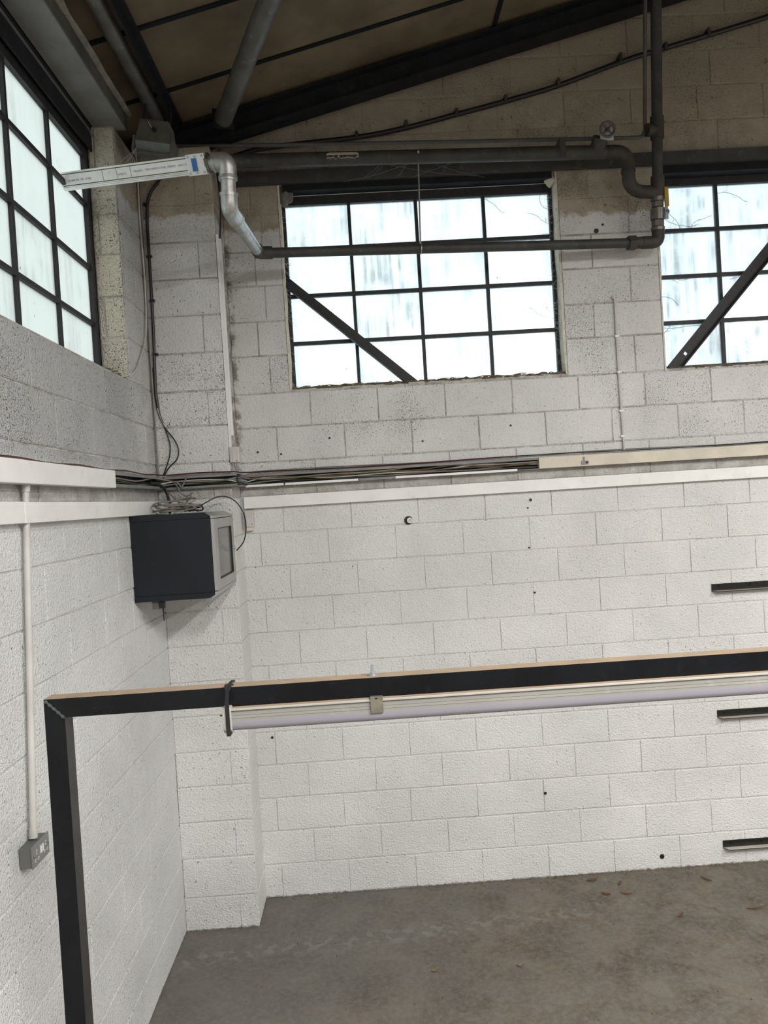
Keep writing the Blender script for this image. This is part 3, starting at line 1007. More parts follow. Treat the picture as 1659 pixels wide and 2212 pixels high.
def text_mesh(body, size, origin, xdir, zdir, name, mat, parent, depth=.0004):
    cu = bpy.data.curves.new('print_curve', 'FONT')
    cu.body = body
    cu.size = size
    cu.extrude = depth
    cu.resolution_u = 2
    o = bpy.data.objects.new('print_tmp', cu)
    C.objects.link(o)
    dg = bpy.context.evaluated_depsgraph_get()
    me = bpy.data.meshes.new_from_object(o.evaluated_get(dg))
    bpy.data.objects.remove(o)
    me.name = name
    me.materials.clear()
    me.materials.append(mat)
    nrm = xdir.cross(zdir)
    mw = Matrix((xdir, zdir, nrm)).transposed().to_4x4()
    mw.translation = Vector(origin) - wl(parent)
    me.transform(mw)
    ob = bpy.data.objects.new(name, me)
    C.objects.link(ob)
    ob.parent = parent
    return ob


for body, u, v in (('50 500 PSI , PSI  75 PSI', .035, -.004), ('07/23-C', .305, -.004), ('H03201L   TESCONDUCTOR , H05201   MAX 15 BAR', .39, .002)):
    text_mesh(body, .0135, al(u, -HD / 2 - .0032, v), ux, vz, 'print', M['ink'], t)

t = thing('galvanised_pipe', 'shiny galvanised pipe with elbow dropping from the aluminium manifold', 'pipe', (.69, -1.3, 4.1))
E0 = al(L, 0, 0)
el = [E0, E0 + ux * .106 + Vector((0, 0, .000)), Vector((.676, -1.19, 4.148)), Vector((.716, -.41, 4.183))]
MB().cyl(E0 - ux * .002, E0 + ux * .016, .050, 6).build('hex_union', M['brass'], t)
MB().cyl(E0 + ux * .012, E0 + ux * .04, .037, 18).build('collar', M['galv'], t, smooth=True)
ew = fillet([el[0] + ux * .032, el[1], el[1] + (el[2] - el[1]) * .40], .065, 8)
MB().tube(ew, .0445, 20).build('elbow', M['galv'], t, smooth=True)
pa = el[1] + (el[2] - el[1]) * .38
pb_ = el[1] + (el[2] - el[1]) * .68
MB().cyl(pa, pb_, .0375, 18).build('straight_length', M['galv'], t, smooth=True)
MB().cyl(pa - Vector((0, 0, .004)), pa + Vector((0, 0, .012)), .048, 18).build('bead', M['galv'], t, smooth=True)
dd = (el[3] - el[2]).normalized()
MB().cyl(pb_ + (pa - pb_).normalized() * .004, pb_ + (pb_ - pa).normalized() * .012, .0465, 18).build('bead', M['galv'], t, smooth=True)
MB().cyl(el[2] + dd * .15, el[2] + dd * .165, .0455, 18).build('bead', M['galv'], t, smooth=True)
MB().cyl(E0 + ux * .034, E0 + ux * .046, .049, 18).build('bead', M['galv'], t, smooth=True)
MB().tube(fillet([pb_, el[2], el[2] + dd * .16], .09, 8), .0425, 18).build('lower_bend', M['galv'], t, smooth=True)
MB().tube([el[2] + dd * .14, el[3]], [.036, .033], 18).build('long_length', M['galv'], t, smooth=True)

# ------------------------------------------------------------------ iron pipework
RB_ = Vector((3.291, -.15, 4.19))
t = thing('low_pipe', 'dark iron pipe crossing in front of the middle window', 'pipe', (2.0, -.25, 4.15))
MB().cyl((.69, -.349, 4.189), (3.12, -.158, 4.189), .031, 18).build('pipe', M['pipe_black'], t, smooth=True)
MB().tube(fillet([(.716, -.44, 4.187), (.716, -.35, 4.189), (.80, -.342, 4.189)], .05, 6), .039, 16).build('elbow', M['pipe_black'], t, smooth=True)
MB().cyl((3.085, -.161, 4.189), (3.135, -.157, 4.189), .047, 6).build('union_nut', M['pipe_rust'], t)
MB().cyl((3.13, -.157, 4.189), (3.19, -.153, 4.189), .037, 16).build('collar', M['pipe_rust'], t, smooth=True)

t = thing('riser_pipe', 'tall dark iron riser pipe with tees rising past the rafter', 'pipe', (3.29, -.15, 4.15))
RTOP = Vector((3.291, -.335, 5.80))
rd = Vector((0, -.167, 1.374)).normalized()


def rz(z):
    k = (z - 4.272) / 1.374
    return Vector((3.291, -.15 - .167 * k, z))


MB().tube(fillet([(3.18, -.153, 4.189), (3.291, -.148, 4.189), rz(4.27)], .07, 8), .040, 16).build('bottom_elbow', M['pipe_rust'], t, smooth=True)
MB().cyl(rz(4.26), rz(5.86), .034, 18).build('pipe', M['pipe_black'], t, smooth=True)
for z0, z1, r, n in ((4.265, 4.285, .044, 16), (4.29, 4.325, .042, 8), (4.33, 4.40, .046, 16), (4.41, 4.44, .040, 8), (4.445, 4.47, .043, 16)):
    MB().cyl(rz(z0), rz(z1), r, n).build('valve_body', M['brass'], t, smooth=n > 8)
MB().cyl(rz(4.365) + Vector((.03, -.02, 0)), rz(4.365) + Vector((.05, -.05, 0)), .014, 10).build('valve_stem', M['zinc'], t)
mb = MB()
p = rz(4.37) + Vector((.040, -.045, 0))
AX, AY, AZ = Vector((1, 0, 0)), Vector((0, 1, 0)), Vector((0, 0, 1))
mb.obox(Vector((p.x, p.y, 4.375)), AX, AY, AZ, .020, .006, .12)
hd = mb.build('handle', M['zinc'], t)
MB().obox(Vector((p.x + .004, p.y - .002, 4.458)), AX, AY, AZ, .027, .016, .125).build('grip', M['yellow'], hd, bevel=.006)
MB().cyl(rz(4.47), rz(4.60), .043, 18).build('lower_tee', M['pipe_rust'], t, smooth=True)
MB().cyl(rz(4.825), rz(4.96), .043, 18).build('upper_tee', M['pipe_rust'], t, smooth=True)
MB().cyl(rz(4.88), rz(4.88) + Vector((-.075, -.015, -.005)), .040, 16).build('tee_plug', M['pipe_rust'], t, smooth=True)

t = thing('header_pipe', 'fat dark horizontal header pipe above the middle window ending in a swan neck', 'pipe', (1.8, -.25, 4.75))
MB().cyl((.462, -.25, 4.805), (2.94, -.25, 4.745), .043, 20).build('pipe', M['pipe_black'], t, smooth=True)
sw = fillet([(2.90, -.25, 4.746), (3.085, -.25, 4.742), (3.088, -.22, 4.50), rz(4.50)], .13, 10)
MB().tube(sw, .041, 18).build('swan_neck', M['pipe_rust'], t, smooth=True)
MB().cyl((3.086, -.235, 4.615), (3.087, -.232, 4.635), .046, 18).build('joint_ring', M['pipe_black'], t, smooth=True)
mb = MB()
mb.box(2.64, 2.675, -.30, -.29, 4.70, 4.83)
mb.box(2.64, 2.675, -.29, -.20, 4.82, 4.83)
mb.build('clamp', M['pipe_black'], t)
mb = MB()
N = 14
vsq = []
for k in range(N + 1):
    x = 1.17 + .20 * k / N
    zc = 4.805 - (x - .462) * .0242
    w0 = .5 + .25 * noise.noise((k * .7, 3, 0)) + (.5 if k in (0, N) else 0)
    for a in (-.35 + .3 * noise.noise((k * .9, 8, 0)), .35 - w0 * .2, .75 - w0 * .4):
        vsq.append((x, -.25 - .0438 * math.cos(a), zc + .0438 * math.sin(a)))
mb.add(vsq, [(3 * k + j, 3 * k + j + 1, 3 * k + j + 4, 3 * k + j + 3) for k in range(N) for j in range(2)])
mb.build('scraped_patch', M['bracket_w'], t)
# gate valve and hand wheel
vz_ = Vector((2.90, -.30, 4.80))
MB().cyl((2.885, -.25, 4.755), (2.90, -.30, 4.815), .050, 16).build('valve_body', M['pipe_black'], t, smooth=True)
hw = thing('hand_wheel', 'small spoked iron hand wheel on the gate valve of the header pipe', 'valve wheel', (2.925, -.36, 4.84))
hc = Vector((2.925, -.36, 4.838))
hn = Vector((.05, -1, -.1)).normalized()
MB().torus(hc, hn, .044, .0085, 24, 8).build('rim', M['pipe_grey'], hw, smooth=True)
s_, q_ = perp(hn)
for k in range(4):
    a = PI / 4 + k * PI / 2
    MB().cyl(hc + (s_ * math.cos(a) + q_ * math.sin(a)) * .010, hc + (s_ * math.cos(a) + q_ * math.sin(a)) * .042, .0055, 8).build('spoke', M['pipe_grey'], hw)
MB().cyl(hc + hn * .012, hc - hn * .05, .011, 10).build('hub', M['pipe_rust'], hw)
MB().obox(hc - hn * .03 + Vector((.005, 0, -.02)), s_, hn, q_, .085, .006, .075).build('tag_plate', M['conduit'], hw)

# thin conduit: runs along under the rafter, turns up beside the riser
mb = MB()
pts = fillet([(.10, -.22, 4.945), (.264, -.20, 4.934), (1.157, -.20, 4.903), (2.044, -.20, 4.877), (3.219, -.20, 4.846), (3.219, -.36, 5.845)], .05, 6)
t = thing('thin_conduit', 'thin grey conduit running above the header pipe and turning up beside the riser', 'conduit', (1.8, -.2, 4.85))
MB().tube(pts, .0125, 12).build('conduit', M['pipe_grey'], t, smooth=True)
MB().cyl((3.219, -.202, 4.862), (3.219, -.206, 4.885), .018, 12).build('coupling', M['pipe_grey'], t, smooth=True)

# hanger rod
mb = MB()
mb.cyl((1.745, -.252, 4.745), (1.725, -.268, 4.17), .005, 8)
mb.torus((1.7255, -.272, 4.189), (1, .08, 0), .034, .004, 20, 6)
mb.cyl((1.745, -.30, 4.79), (1.745, -.252, 4.745), .006, 8)
tag(mb.build('hanger_rod', M['galv'], smooth=True), 'thin bright hanger rod linking the header pipe to the low pipe', 'rod')

# sloping black cable with its saddle clips
cb = [(.55, -.03, 4.93), (.789, -.045, 4.971), (1.368, -.045, 5.009), (1.698, -.045, 5.056), (2.026, -.045, 5.125), (2.361, -.045, 5.197), (2.72, -.045, 5.284),
      (3.161, -.045, 5.424), (3.437, -.045, 5.494), (3.74, -.045, 5.568), (4.147, -.045, 5.672), (4.9, -.045, 5.88)]
t = thing('sloping_cable', 'thick black cable clipped up the gable wall under the rafter', 'cable', (2.4, -.04, 5.2))
MB().tube(catmull(cb, 5), .0165, 10).build('cable', M['cable_k'], t, smooth=True)
for (x, z) in [(1.370, 5.032), (1.699, 5.088), (2.036, 5.150), (2.365, 5.220), (2.722, 5.316), (3.144, 5.460), (3.448, 5.515), (3.741, 5.598)]:
    mb = MB()
    mb.cyl((x, -.055, z), (x, .002, z), .014, 10)
    mb.box(x - .01, x + .01, -.064, -.058, z - .045, z + .012)
    mb.build('saddle_clip', M['pipe_rust'], t)

# ------------------------------------------------------------------ window braces
BRK = []


def brace(a, b, w, label, hole=None):
    a, b = Vector(a), Vector(b)
    d = (b - a).normalized()
    q = Vector((0, 1, 0))
    s = d.cross(q).normalized()
    t = thing('window_brace', label, 'brace', tuple((a + b) / 2))
    c = (a + b) / 2
    L_ = (b - a).length
    if hole is None:
        MB().obox(c, d, q, s, L_, .008, w).build('flat_leg', M['frame_win'], t)
    else:
        # leg split round the bolt hole
        hv = (Vector(hole) - a).dot(d)
        mb = MB()
        r = .011
        mb.obox(a + d * ((hv - r) / 2), d, q, s, hv - r, .008, w)
        mb.obox(a + d * ((hv + r + L_) / 2), d, q, s, L_ - hv - r, .008, w)
        for sg in (-1, 1):
            mb.obox(a + d * hv + s * sg * (w / 2 + r) / 2, d, q, s, 2 * r, .008, w / 2 - r)
        mb.build('flat_leg', M['frame_win'], t)
    MB().obox(c - s * (w / 2 - .004) - q * .022, d, q, s, L_, .042, .008).build('upstand_leg', M['frame_win'], t)
    return t


brace((.842, .055, 4.115), (1.66, .055, 3.385), .066, 'dark diagonal steel angle across the lower left of the middle window')
brace((3.42, .055, 3.385), (4.42, .055, 4.475), .080, 'dark diagonal steel angle with a bolt hole across the right-hand window', (3.515, .055, 3.488))

# dead stems, leaves and webs on the sills
def litter(name, label, x0, x1, y0, y1, z, n, seed, axis='x', thin=.0022):
    R = random.Random(seed)
    mb = MB()
    for _ in range(n):
        x = R.uniform(x0, x1)
        y = R.uniform(y0, y1)
        a = R.gauss(0, .5) + (PI / 2 if axis == 'y' else 0)
        l = R.uniform(.02, .12)
        zz = z + R.uniform(.002, .016)
        p0 = Vector((x, y, zz))
        dv_ = Vector((math.cos(a), math.sin(a) * .35, R.uniform(-.06, .10)))
        p2 = p0 + dv_ * l
        p1 = (p0 + p2) / 2 + Vector((0, 0, R.uniform(0, .008)))
        cl = lambda p: Vector((min(max(p.x, x0), x1), min(max(p.y, y0), y1), max(p.z, z + .002)))
        mb.tube([cl(p0), cl(p1), cl(p2)], R.uniform(thin * .5, thin * 1.6), 4)
    o = mb.build(name, M['debris'])
    o['kind'] = 'stuff'
    o['label'] = label
    o['category'] = 'debris'
    return o


litter('sill_litter', 'dead stems and dust lying along the middle window sill', W1[0] + .01, W1[1] - .01, .0, .10, W1[2] + .004, 520, 3)
litter('sill_litter', 'dead stems and dust lying along the right-hand window sill', W2[0] + .01, W2[1] - .5, .0, .10, W2[2] + .004, 300, 4)
litter('sill_litter', 'old wires and dead stems lying on the side window sill', -.15, -.02, -1.1, -.79, WL[2] + .004, 110, 5, 'y', .003)


# crumbling mortar bed showing along the sill fronts
for (xa, xb, zs, lab) in ((W1[0] + .02, W1[1] - .01, W1[2], 'crumbly tan mortar bed along the middle window sill'), (W2[0] + .02, 4.95, W2[2], 'crumbly tan mortar bed along the right-hand window sill')):
    mb = MB()
    pts, rr = [], []
    n = 70
    for k in range(n + 1):
        x = xa + (xb - xa) * k / n
        pts.append((x, .028 + .006 * noise.noise((x * 21, 2, 0)), zs + .003 + .004 * noise.noise((x * 17, 4, 0))))
        rr.append(.008 + .006 * noise.noise((x * 26, 6, 0)) + .006 * k / n)
    mb.tube(pts, rr, 6)
    tag(mb.build('sill_mortar', M['jamb_back']), lab, 'mortar')


def webs(label, pts_fn, n, seed, mat='web', r=.0007):
    R = random.Random(seed)
    mb = MB()
    for _ in range(n):
        a, b = pts_fn(R)
        a, b = Vector(a), Vector(b)
        mid = (a + b) / 2 + Vector((R.uniform(-.01, .01), R.uniform(-.01, .01), -R.uniform(.0, .02)))
        mb.tube([a, mid, b], r, 3)
    o = mb.build('cobweb', M[mat])
    o['kind'] = 'stuff'
    o['label'] = label
    o['category'] = 'cobweb'


webs('dusty cobwebs down the right jamb of the middle window', lambda R: ((W1[1] - .012, R.uniform(.02, .08), (z := R.uniform(3.42, 4.68))), (W1[1] - R.uniform(.03, .07), .098, z + R.uniform(-.06, .06))), 60, 1)
webs('dusty cobwebs down the left jamb of the middle window', lambda R: ((W1[0] + .012, R.uniform(.01, .08), (z := R.uniform(3.42, 4.68))), (W1[0] + R.uniform(.03, .06), .098, z + R.uniform(-.06, .06))), 60, 2)
webs('wisps of cobweb between the floodlight and the aluminium manifold', lambda R: (tuple(fl(-.09, -.05, -.07)), (.02 + R.uniform(0, .2), -1.1 + R.uniform(-.15, .1), 4.39)), 14, 6)
webs('wisps of cobweb hanging between the lintel and the header pipe', lambda R: ((R.uniform(1.2, 2.2), -.04, R.uniform(4.70, 4.74)), (1.745 + R.uniform(-.3, .3), -.25, 4.73)), 7, 8, r=.0004)

# dusty old webs filling the window head corners
for nm, c, sx, sz, lab in (('dusty_web_clump', (.872, .05, 4.690), .05, .07, 'grey clump of dusty web in the top left corner of the middle window'),
                           ('dusty_web_clump', (2.655, .05, 4.705), .04, .045, 'pale clump of mortar and web in the top right corner of the middle window')):
    bm = bmesh.new()
    bmesh.ops.create_icosphere(bm, subdivisions=3, radius=1)
    for v in bm.verts:
        k = 1 + .35 * noise.noise(v.co * 1.7 + Vector((c[0], 0, 0))) + .15 * noise.noise(v.co * 5)
        v.co = Vector((v.co.x * sx * k, v.co.y * .04 * k, v.co.z * sz * k))
    me = bpy.data.meshes.new(nm)
    bm.to_mesh(me)
    bm.free()
    me.materials.append(M['fluffy'] if 'left' in lab else M['jamb_back'])
    o = bpy.data.objects.new(nm, me)
    o.location = c
    C.objects.link(o)
    tag(o, lab, 'cobweb')

# bare ivy stems pressed against the outside of the panes
def ivy(label, starts, seed):
    R = random.Random(seed)
    mb = MB()
    for (x, z, dx, dz, n) in starts:
        p = Vector((x, GD + .045, z))
        d = Vector((dx, 0, dz)).normalized()
        path = [p.copy()]
        for k in range(n):
            d = (d + Vector((R.uniform(-.35, .35), 0, R.uniform(-.35, .35)))).normalized()
            p = p + d * R.uniform(.014, .03)
            path.append(p.copy())
            if R.random() < .3:
                e = (d + Vector((R.uniform(-1, 1), 0, R.uniform(-1, 1)))).normalized()
                mb.tube([p, p + e * R.uniform(.015, .05)], .0018, 4)
        mb.tube(path, .0028, 5)
    o = mb.build('ivy_stems', M['ivy'])
    o['kind'] = 'stuff'
    o['label'] = label
    o['category'] = 'plant'


ivy('bare ivy stems outside the right edge of the middle window', [(2.655, 4.45, -1, .2, 8), (2.66, 4.55, -1, .3, 7), (2.36, 4.54, -1, .5, 8), (2.66, 3.80, -1, .1, 10), (2.57, 3.85, -.1, -1, 9), (2.66, 4.38, -1, -.1, 7)], 2)
ivy('bare ivy stems outside the left panes of the right-hand window', [(3.40, 4.55, 1, -1, 16), (3.45, 4.60, .5, -1, 12), (3.80, 4.45, -1, -.3, 9), (3.38, 4.02, 1, .25, 12), (3.38, 3.70, 1, .3, 16), (3.40, 3.9, 1, 0, 7), (3.85, 4.6, 1, .2, 9), (3.38, 3.62, 1, .6, 6), (3.90, 4.0, 1, .2, 8)], 3)

# ------------------------------------------------------------------ trunking, cables
t = thing('side_trunking', 'white painted cable trunking along the left wall with its lid ending short', 'trunking', (.03, -2.0, 2.76))
mb = MB()
Y0, Y1 = -3.3, -.37
mb.box(.0015, .004, Y0, Y1, 2.766, 2.842, 1)
mb.box(.004, .048, Y0, Y1, 2.766, 2.770)
mb.box(.004, .048, Y0, Y1, 2.838, 2.842)
mb.box(.046, .050, Y0, Y1, 2.770, 2.782)
mb.box(.046, .050, Y0, Y1, 2.826, 2.838)
mb.build('open_channel', [M['grey_tr'], M['dark_in']], t)
MB().box(.004, .056, Y0, -1.325, 2.761, 2.847).build('lid', M['white_tr'], t, bevel=.004)
t = thing('side_lower_trunking', 'lower white trunking along the left wall behind the black cabinet', 'trunking', (.02, -2.0, 2.615))
MB().box(.001, .034, -3.3, -2.335, 2.618, 2.697).build('lid', M['white_tr'], t, bevel=.003)
MB().box(.001, .036, -2.328, -.36, 2.617, 2.695).build('lid', M['white_tr'], t, bevel=.003)

t = thing('back_trunking', 'open cable trunking round the pier and back wall, cream lidded at right', 'trunking', (1.8, -.03, 2.76))
mb = MB()
y = PY - .002
mb.box(.055, .50, y - .003, y, 2.766, 2.836, 1)
mb.box(.055, .50, y - .04, y - .003, 2.762, 2.766)
mb.box(.055, .50, y - .04, y - .003, 2.836, 2.840)
mb.box(.055, .50, y - .042, y - .038, 2.766, 2.776)
mb.box(.055, .50, y - .042, y - .038, 2.826, 2.836)
mb.box(.457, .46, PY, -.05, 2.766, 2.836, 1)
mb.box(.46, .50, PY, -.05, 2.762, 2.766)
mb.box(.46, .50, PY, -.05, 2.836, 2.840)
mb.build('pier_channel', [M['grey_tr'], M['dark_in']], t)
mb = MB()
mb.box(.505, 4.9, -.004, -.001, 2.766, 2.836, 1)
mb.box(.505, 4.9, -.05, -.004, 2.762, 2.766)
mb.box(.505, 4.9, -.05, -.004, 2.836, 2.840)
mb.box(.505, 4.9, -.052, -.048, 2.824, 2.836)
mb.build('back_channel', [M['grey_tr'], M['dark_in']], t)
for a, b, mk in ((.50, .75, 'white_tr'), (.76, 1.24, 'white_tr'), (1.24, 1.49, 'grey_tr'), (1.49, 2.30, 'white_tr')):
    MB().box(a, b, -.055, -.050, 2.757, 2.772).build('lower_lip', M[mk], t)
lid = MB().box(2.446, 4.9, -.060, -.001, 2.763, 2.838).build('lid', M['cream_tr'], t, bevel=.003)
lid['label'] = 'cream lid'
mb = MB()
mb.box(2.73, 2.775, -.068, -.060, 2.775, 2.798)
mb.box(2.742, 2.752, -.066, -.060, 2.795, 2.825)
mb.build('clip', M['grey_tr'], lid)
MB().box(2.755, 2.772, -.0695, -.068, 2.780, 2.794).build('clip_slot', M['slot'], lid)
mb = MB()
mb.box(.478, 4.9, -.034, -.001, 2.617, 2.694)
tag(mb.build('back_lower_trunking', M['white_tr'], bevel=.003), 'long white trunking on the back wall below the open cable channel', 'trunking')

# cables lying in the open trunking
ck = [('cable_k', 'black'), ('cable_k', 'black'), ('cable_k', 'black'), ('cable_g', 'grey'), ('cable_gr', 'dark green'), ('cable_w', 'white'), ('cable_o', 'ochre'),
      ('cable_o', 'brown'), ('cable_t', 'taupe'), ('cable_k', 'black')]
for k, (mk, cn) in enumerate(ck):
    R = random.Random(40 + k)
    base = 2.776 + .005 * k
    ph = R.uniform(0, 6)

    def zz(s, base=base, ph=ph, R=R):
        return min(max(base + .010 * math.sin(s * 4.1 + ph) + .006 * math.sin(s * 9 + ph * 2), 2.772), 2.830)
    off = .010 + .003 * (k % 9)
    pts = []
    endx = 2.47 if mk != 'cable_gr' else 1.2
    start = -1.36 if k not in (5, 6, 7) else (-.5 if k == 5 else 0)
    s = start
    while s < -.45:
        pts.append((off + .006, s, zz(s)))
        s += .11
    for x in ((.10, .18, .27, .36, .44) if k not in (6, 7) else ()):
        pts.append((x, PY - .006 - off * .9, zz(x + 3)))
    if k not in (6, 7):
        pts.append((.49, PY + .01 - off * .3, zz(3.6)))
        pts.append((.493, -.16, zz(3.75)))
    pts.append((.52, -.05 - off * .2, zz(3.9)))
    x = .62
    while x < endx:
        pts.append((x, -.008 - off * .95, zz(x + 4)))
        x += .13
    if endx > 2.4:
        pts.append((2.47, -.03, 2.790 + .003 * k))
    r = .0048 if mk in ('cable_k', 'cable_g') else .004
    tag(MB().tube(catmull(pts, 3), r, 6).build('cable', M[mk], smooth=True),
        {'black': {0: 'lowest of the black cables in the open trunking', 1: 'second lowest of the black cables in the open trunking', 2: 'third lowest of the black cables in the open trunking'}.get(k, 'topmost of the black cables in the open trunking'), 'grey': 'grey cable lying in the open trunking', 'dark green': 'dark green cable lying in the open trunking at the pier',
         'white': 'white cable lying in the open trunking under the middle window', 'ochre': 'ochre cable sagging along the open trunking', 'brown': 'second ochre brown cable, the higher one in the open trunking',
         'taupe': 'taupe grey cable along the top of the open trunking'}[cn], 'cable', 'black cables in the open trunking' if cn == 'black' else None)
# cables laid on top of the trunking
for mk, y0, zz0, lab in (('cable_r', -.035, 2.846, 'red cable lying along the top of the trunking on the left wall and back wall'),
                         ('cable_k', -.022, 2.850, 'thin black cable lying along the top of the back trunking beside the red one'),
                         ('cable_t', -.012, 2.854, 'thin taupe cable along the top of the back trunking against the wall')):
    R = random.Random(len(lab))
    pts = []
    if mk != 'cable_t':
        for s in range(16):
            yy = -3.2 + s * .18
            pts.append((-y0 * .8 + .004, yy, zz0 + .006 + .004 * math.sin(s * 1.7)))
        pts += [(.07, PY - .02 + y0 * .5, zz0 + .004), (.25, PY - .014 + y0 * .5, zz0 + .008), (.44, PY - .012 + y0 * .5, zz0 + .004), (.485, PY + .02, zz0 + .004), (.49, -.12, zz0 + .005)]
    x = .55
    while x < (2.4 if mk == 'cable_r' else 4.9):
        pts.append((x, y0 + .004 * math.sin(x * 5), zz0 + .004 + .005 * math.sin(x * 3.1 + len(lab))))
        x += .16
    tag(MB().tube(catmull(pts, 3), .0029, 6).build('cable', M[mk], smooth=True), lab, 'cable')

# vertical cables in the corner beside the pier
y = PY - .012
t = thing('corner_cable', 'thick black cable dropping down the corner beside the pier', 'cable', (.05, y, 3.4))
pts = [(.20, y, 4.78), (.135, y, 4.66), (.075, y, 4.58), (.050, y, 4.46), (.046, y, 4.188), (.044, y, 3.9), (.040, y, 3.676), (.034, y, 3.50), (.032, y, 3.363), (.04, y, 3.27)]
MB().tube(catmull(pts, 5), .0095, 8).build('cable', M['cable_k'], t, smooth=True)
for z in (4.52, 4.20, 3.93, 3.60):
    MB().box(.032, .062, y - .012, y + .010, z - .006, z + .006).build('clip', M['cable_k'], t)
for k, (pts, mk, lab) in enumerate((
        ([(.034, y, 3.62), (.036, y, 3.42), (.044, y, 3.27), (.060, y, 3.19), (.085, y - .004, 3.13), (.128, y - .01, 3.07), (.150, y - .01, 3.01), (.138, y - .01, 2.95), (.085, y - .008, 2.90), (.05, y - .006, 2.85)], 'cable_k', 'thin black cable looping widest out from the corner just above the trunking'),
        ([(.025, y, 3.52), (.028, y, 3.32), (.045, y, 3.22), (.075, y, 3.14), (.098, y - .004, 3.05), (.094, y - .004, 2.98), (.07, y - .004, 2.91), (.045, y - .004, 2.85)], 'cable_k', 'thin black cable looping tighter in the corner just above the trunking'),
        ([(.030, y, 3.52), (.026, y + .002, 3.40), (.030, y, 3.30), (.05, y, 3.21), (.078, y - .002, 3.145)], 'cable_w', 'short white cable hanging in the corner beside the black one'))):
    tag(MB().tube(catmull(pts, 6), .0042, 6).build('cable', M[mk], smooth=True), lab, 'cable')
for pts, lab in (([(.012, -.372, 4.70), (.010, -.38, 4.40), (.014, -.375, 4.1), (.012, -.385, 3.85), (.012, -.44, 3.68), (.010, -.55, 3.56), (.008, -.70, 3.44), (-.02, -.80, 3.40), (-.09, -.86, 3.392)], 'white cable drooping from the corner onto the side window sill'),
                 ([(.024, -.362, 4.72), (.020, -.365, 4.45), (.024, -.36, 4.2), (.018, -.365, 3.9), (.016, -.362, 3.6), (.016, -.362, 3.3), (.018, -.362, 3.0), (.02, -.364, 2.85)], 'dusty white cable running straight down the corner between wall and pier')):
    tag(MB().tube(catmull(pts, 6), .0055, 6).build('cable', M['cable_t' if 'dusty' in lab else 'cable_w'], smooth=True), lab, 'cable')

# mini trunking and junction box on the pier arris
t = thing('pier_mini_trunking', 'narrow white mini trunking down the right edge of the pier', 'trunking', (.47, -.33, 3.0))
MB().box(PX + .002, PX + .016, -.343, -.318, 3.005, 4.32).build('strip', M['white_tr'], t)
MB().box(PX + .002, PX + .028, -.316, -.294, 3.08, 4.30).build('strip', M['white_tr'], t)
t = thing('pier_junction_box', 'small ribbed white junction box at the foot of the pier mini trunking', 'box', (.49, -.33, 2.90))
MB().box(PX + .002, PX + .062, -.352, -.275, 2.908, 3.006).build('case', M['conduit'], t, bevel=.006)
MB().box(PX + .020, PX + .030, -.355, -.350, 2.912, 3.000).build('rib', M['conduit'], t)
MB().cyl((PX + .045, -.354, 2.918), (PX + .045, -.350, 2.918), .003, 8).build('screw', M['slot'], t)
for k in range(2):
    tag(MB().tube(catmull([(PX + .025 + k * .012, -.33, 2.912), (PX + .03 + k * .014, -.335, 2.88), (PX + .05 + k * .02, -.32, 2.850)], 6), .003, 6).build('cable', M['cable_t'], smooth=True),
        ('left' if k == 0 else 'right') + ' one of two short tails below the small pier junction box', 'cable')
mb = MB()
mb.tube(catmull([(.475, -.27, 4.76), (.485, -.28, 4.66), (.492, -.29, 4.52), (.484, -.295, 4.40), (.476, -.30, 4.31)], 6), .006, 8)
tag(mb.build('cable', M['cable_k'], smooth=True), 'short black cable dropping behind the galvanised pipe to the mini trunking', 'cable')
t = thing('corner_switch_box', 'small cream switch box low in the corner of pier and back wall', 'box', (.50, -.03, 2.46))
MB().box(.482, .536, -.052, -.001, 2.495, 2.606).build('case', M['conduit'], t, bevel=.004)
MB().box(.482, .530, -.046, -.001, 2.470, 2.494).build('lower_cap', M['cream_tr'], t, bevel=.003)
MB().cyl((.525, -.054, 2.512), (.525, -.051, 2.512), .003, 8).build('screw', M['slot'], t)

# white cable down the pier between the windows
t = thing('wall_wire', 'thin white clipped wire running down the wall between the back windows', 'wire', (3.03, -.01, 2.86))
pts = [(3.012, .004, 3.885), (3.018, -.010, 3.880), (3.030, -.011, 3.845), (3.029, -.008, 3.62), (3.030, -.008, 3.393), (3.032, -.009, 3.15), (3.036, -.008, 2.95), (3.037, -.009, 2.858)]
MB().tube(catmull(pts, 5), .0085, 8).build('wire', M['conduit'], t, smooth=True)
for z in (3.62, 3.38, 3.12, 2.95):
    MB().box(3.018, 3.044, -.017, -.001, z - .006, z + .006).build('clip', M['rocker'], t)

# conduit and twin socket on the left wall
t = thing('socket_conduit', 'white conduit dropping from the left wall trunking to a grey twin socket', 'conduit', (.02, -2.35, 1.5))
c0, c1 = Vector((.022, -2.278, 2.762)), Vector((.022, -2.414, 1.500))
cdv = (c1 - c0).normalized()
MB().cyl(c0, c1, .0125, 14).build('pipe', M['conduit'], t, smooth=True)
MB().cyl(c0, c0 + cdv * .03, .0155, 14).build('top_coupling', M['conduit'], t, smooth=True)
MB().cyl(c1 - cdv * .035, c1, .0150, 14).build('bottom_coupling', M['conduit'], t, smooth=True)
t = thing('twin_socket', 'grey metal twin power socket with white rockers on the left wall', 'socket', (.02, -2.42, 1.42))
SY0, SY1, SZ0, SZ1 = -2.492, -2.352, 1.420, 1.497
MB().box(.001, .044, SY0 + .003, SY1 - .003, SZ0 + .003, SZ1 - .003).build('back_box', M['sock_side'], t, bevel=.004)
MB().box(.044, .050, SY0, SY1, SZ0, SZ1).build('face_plate', M['sock'], t, bevel=.0025)


def sk(y, z, w, h, mk, nm, x=.0508):
    MB().box(.0495, x, y - w / 2, y + w / 2, z - h / 2, z + h / 2).build(nm, M[mk], t)


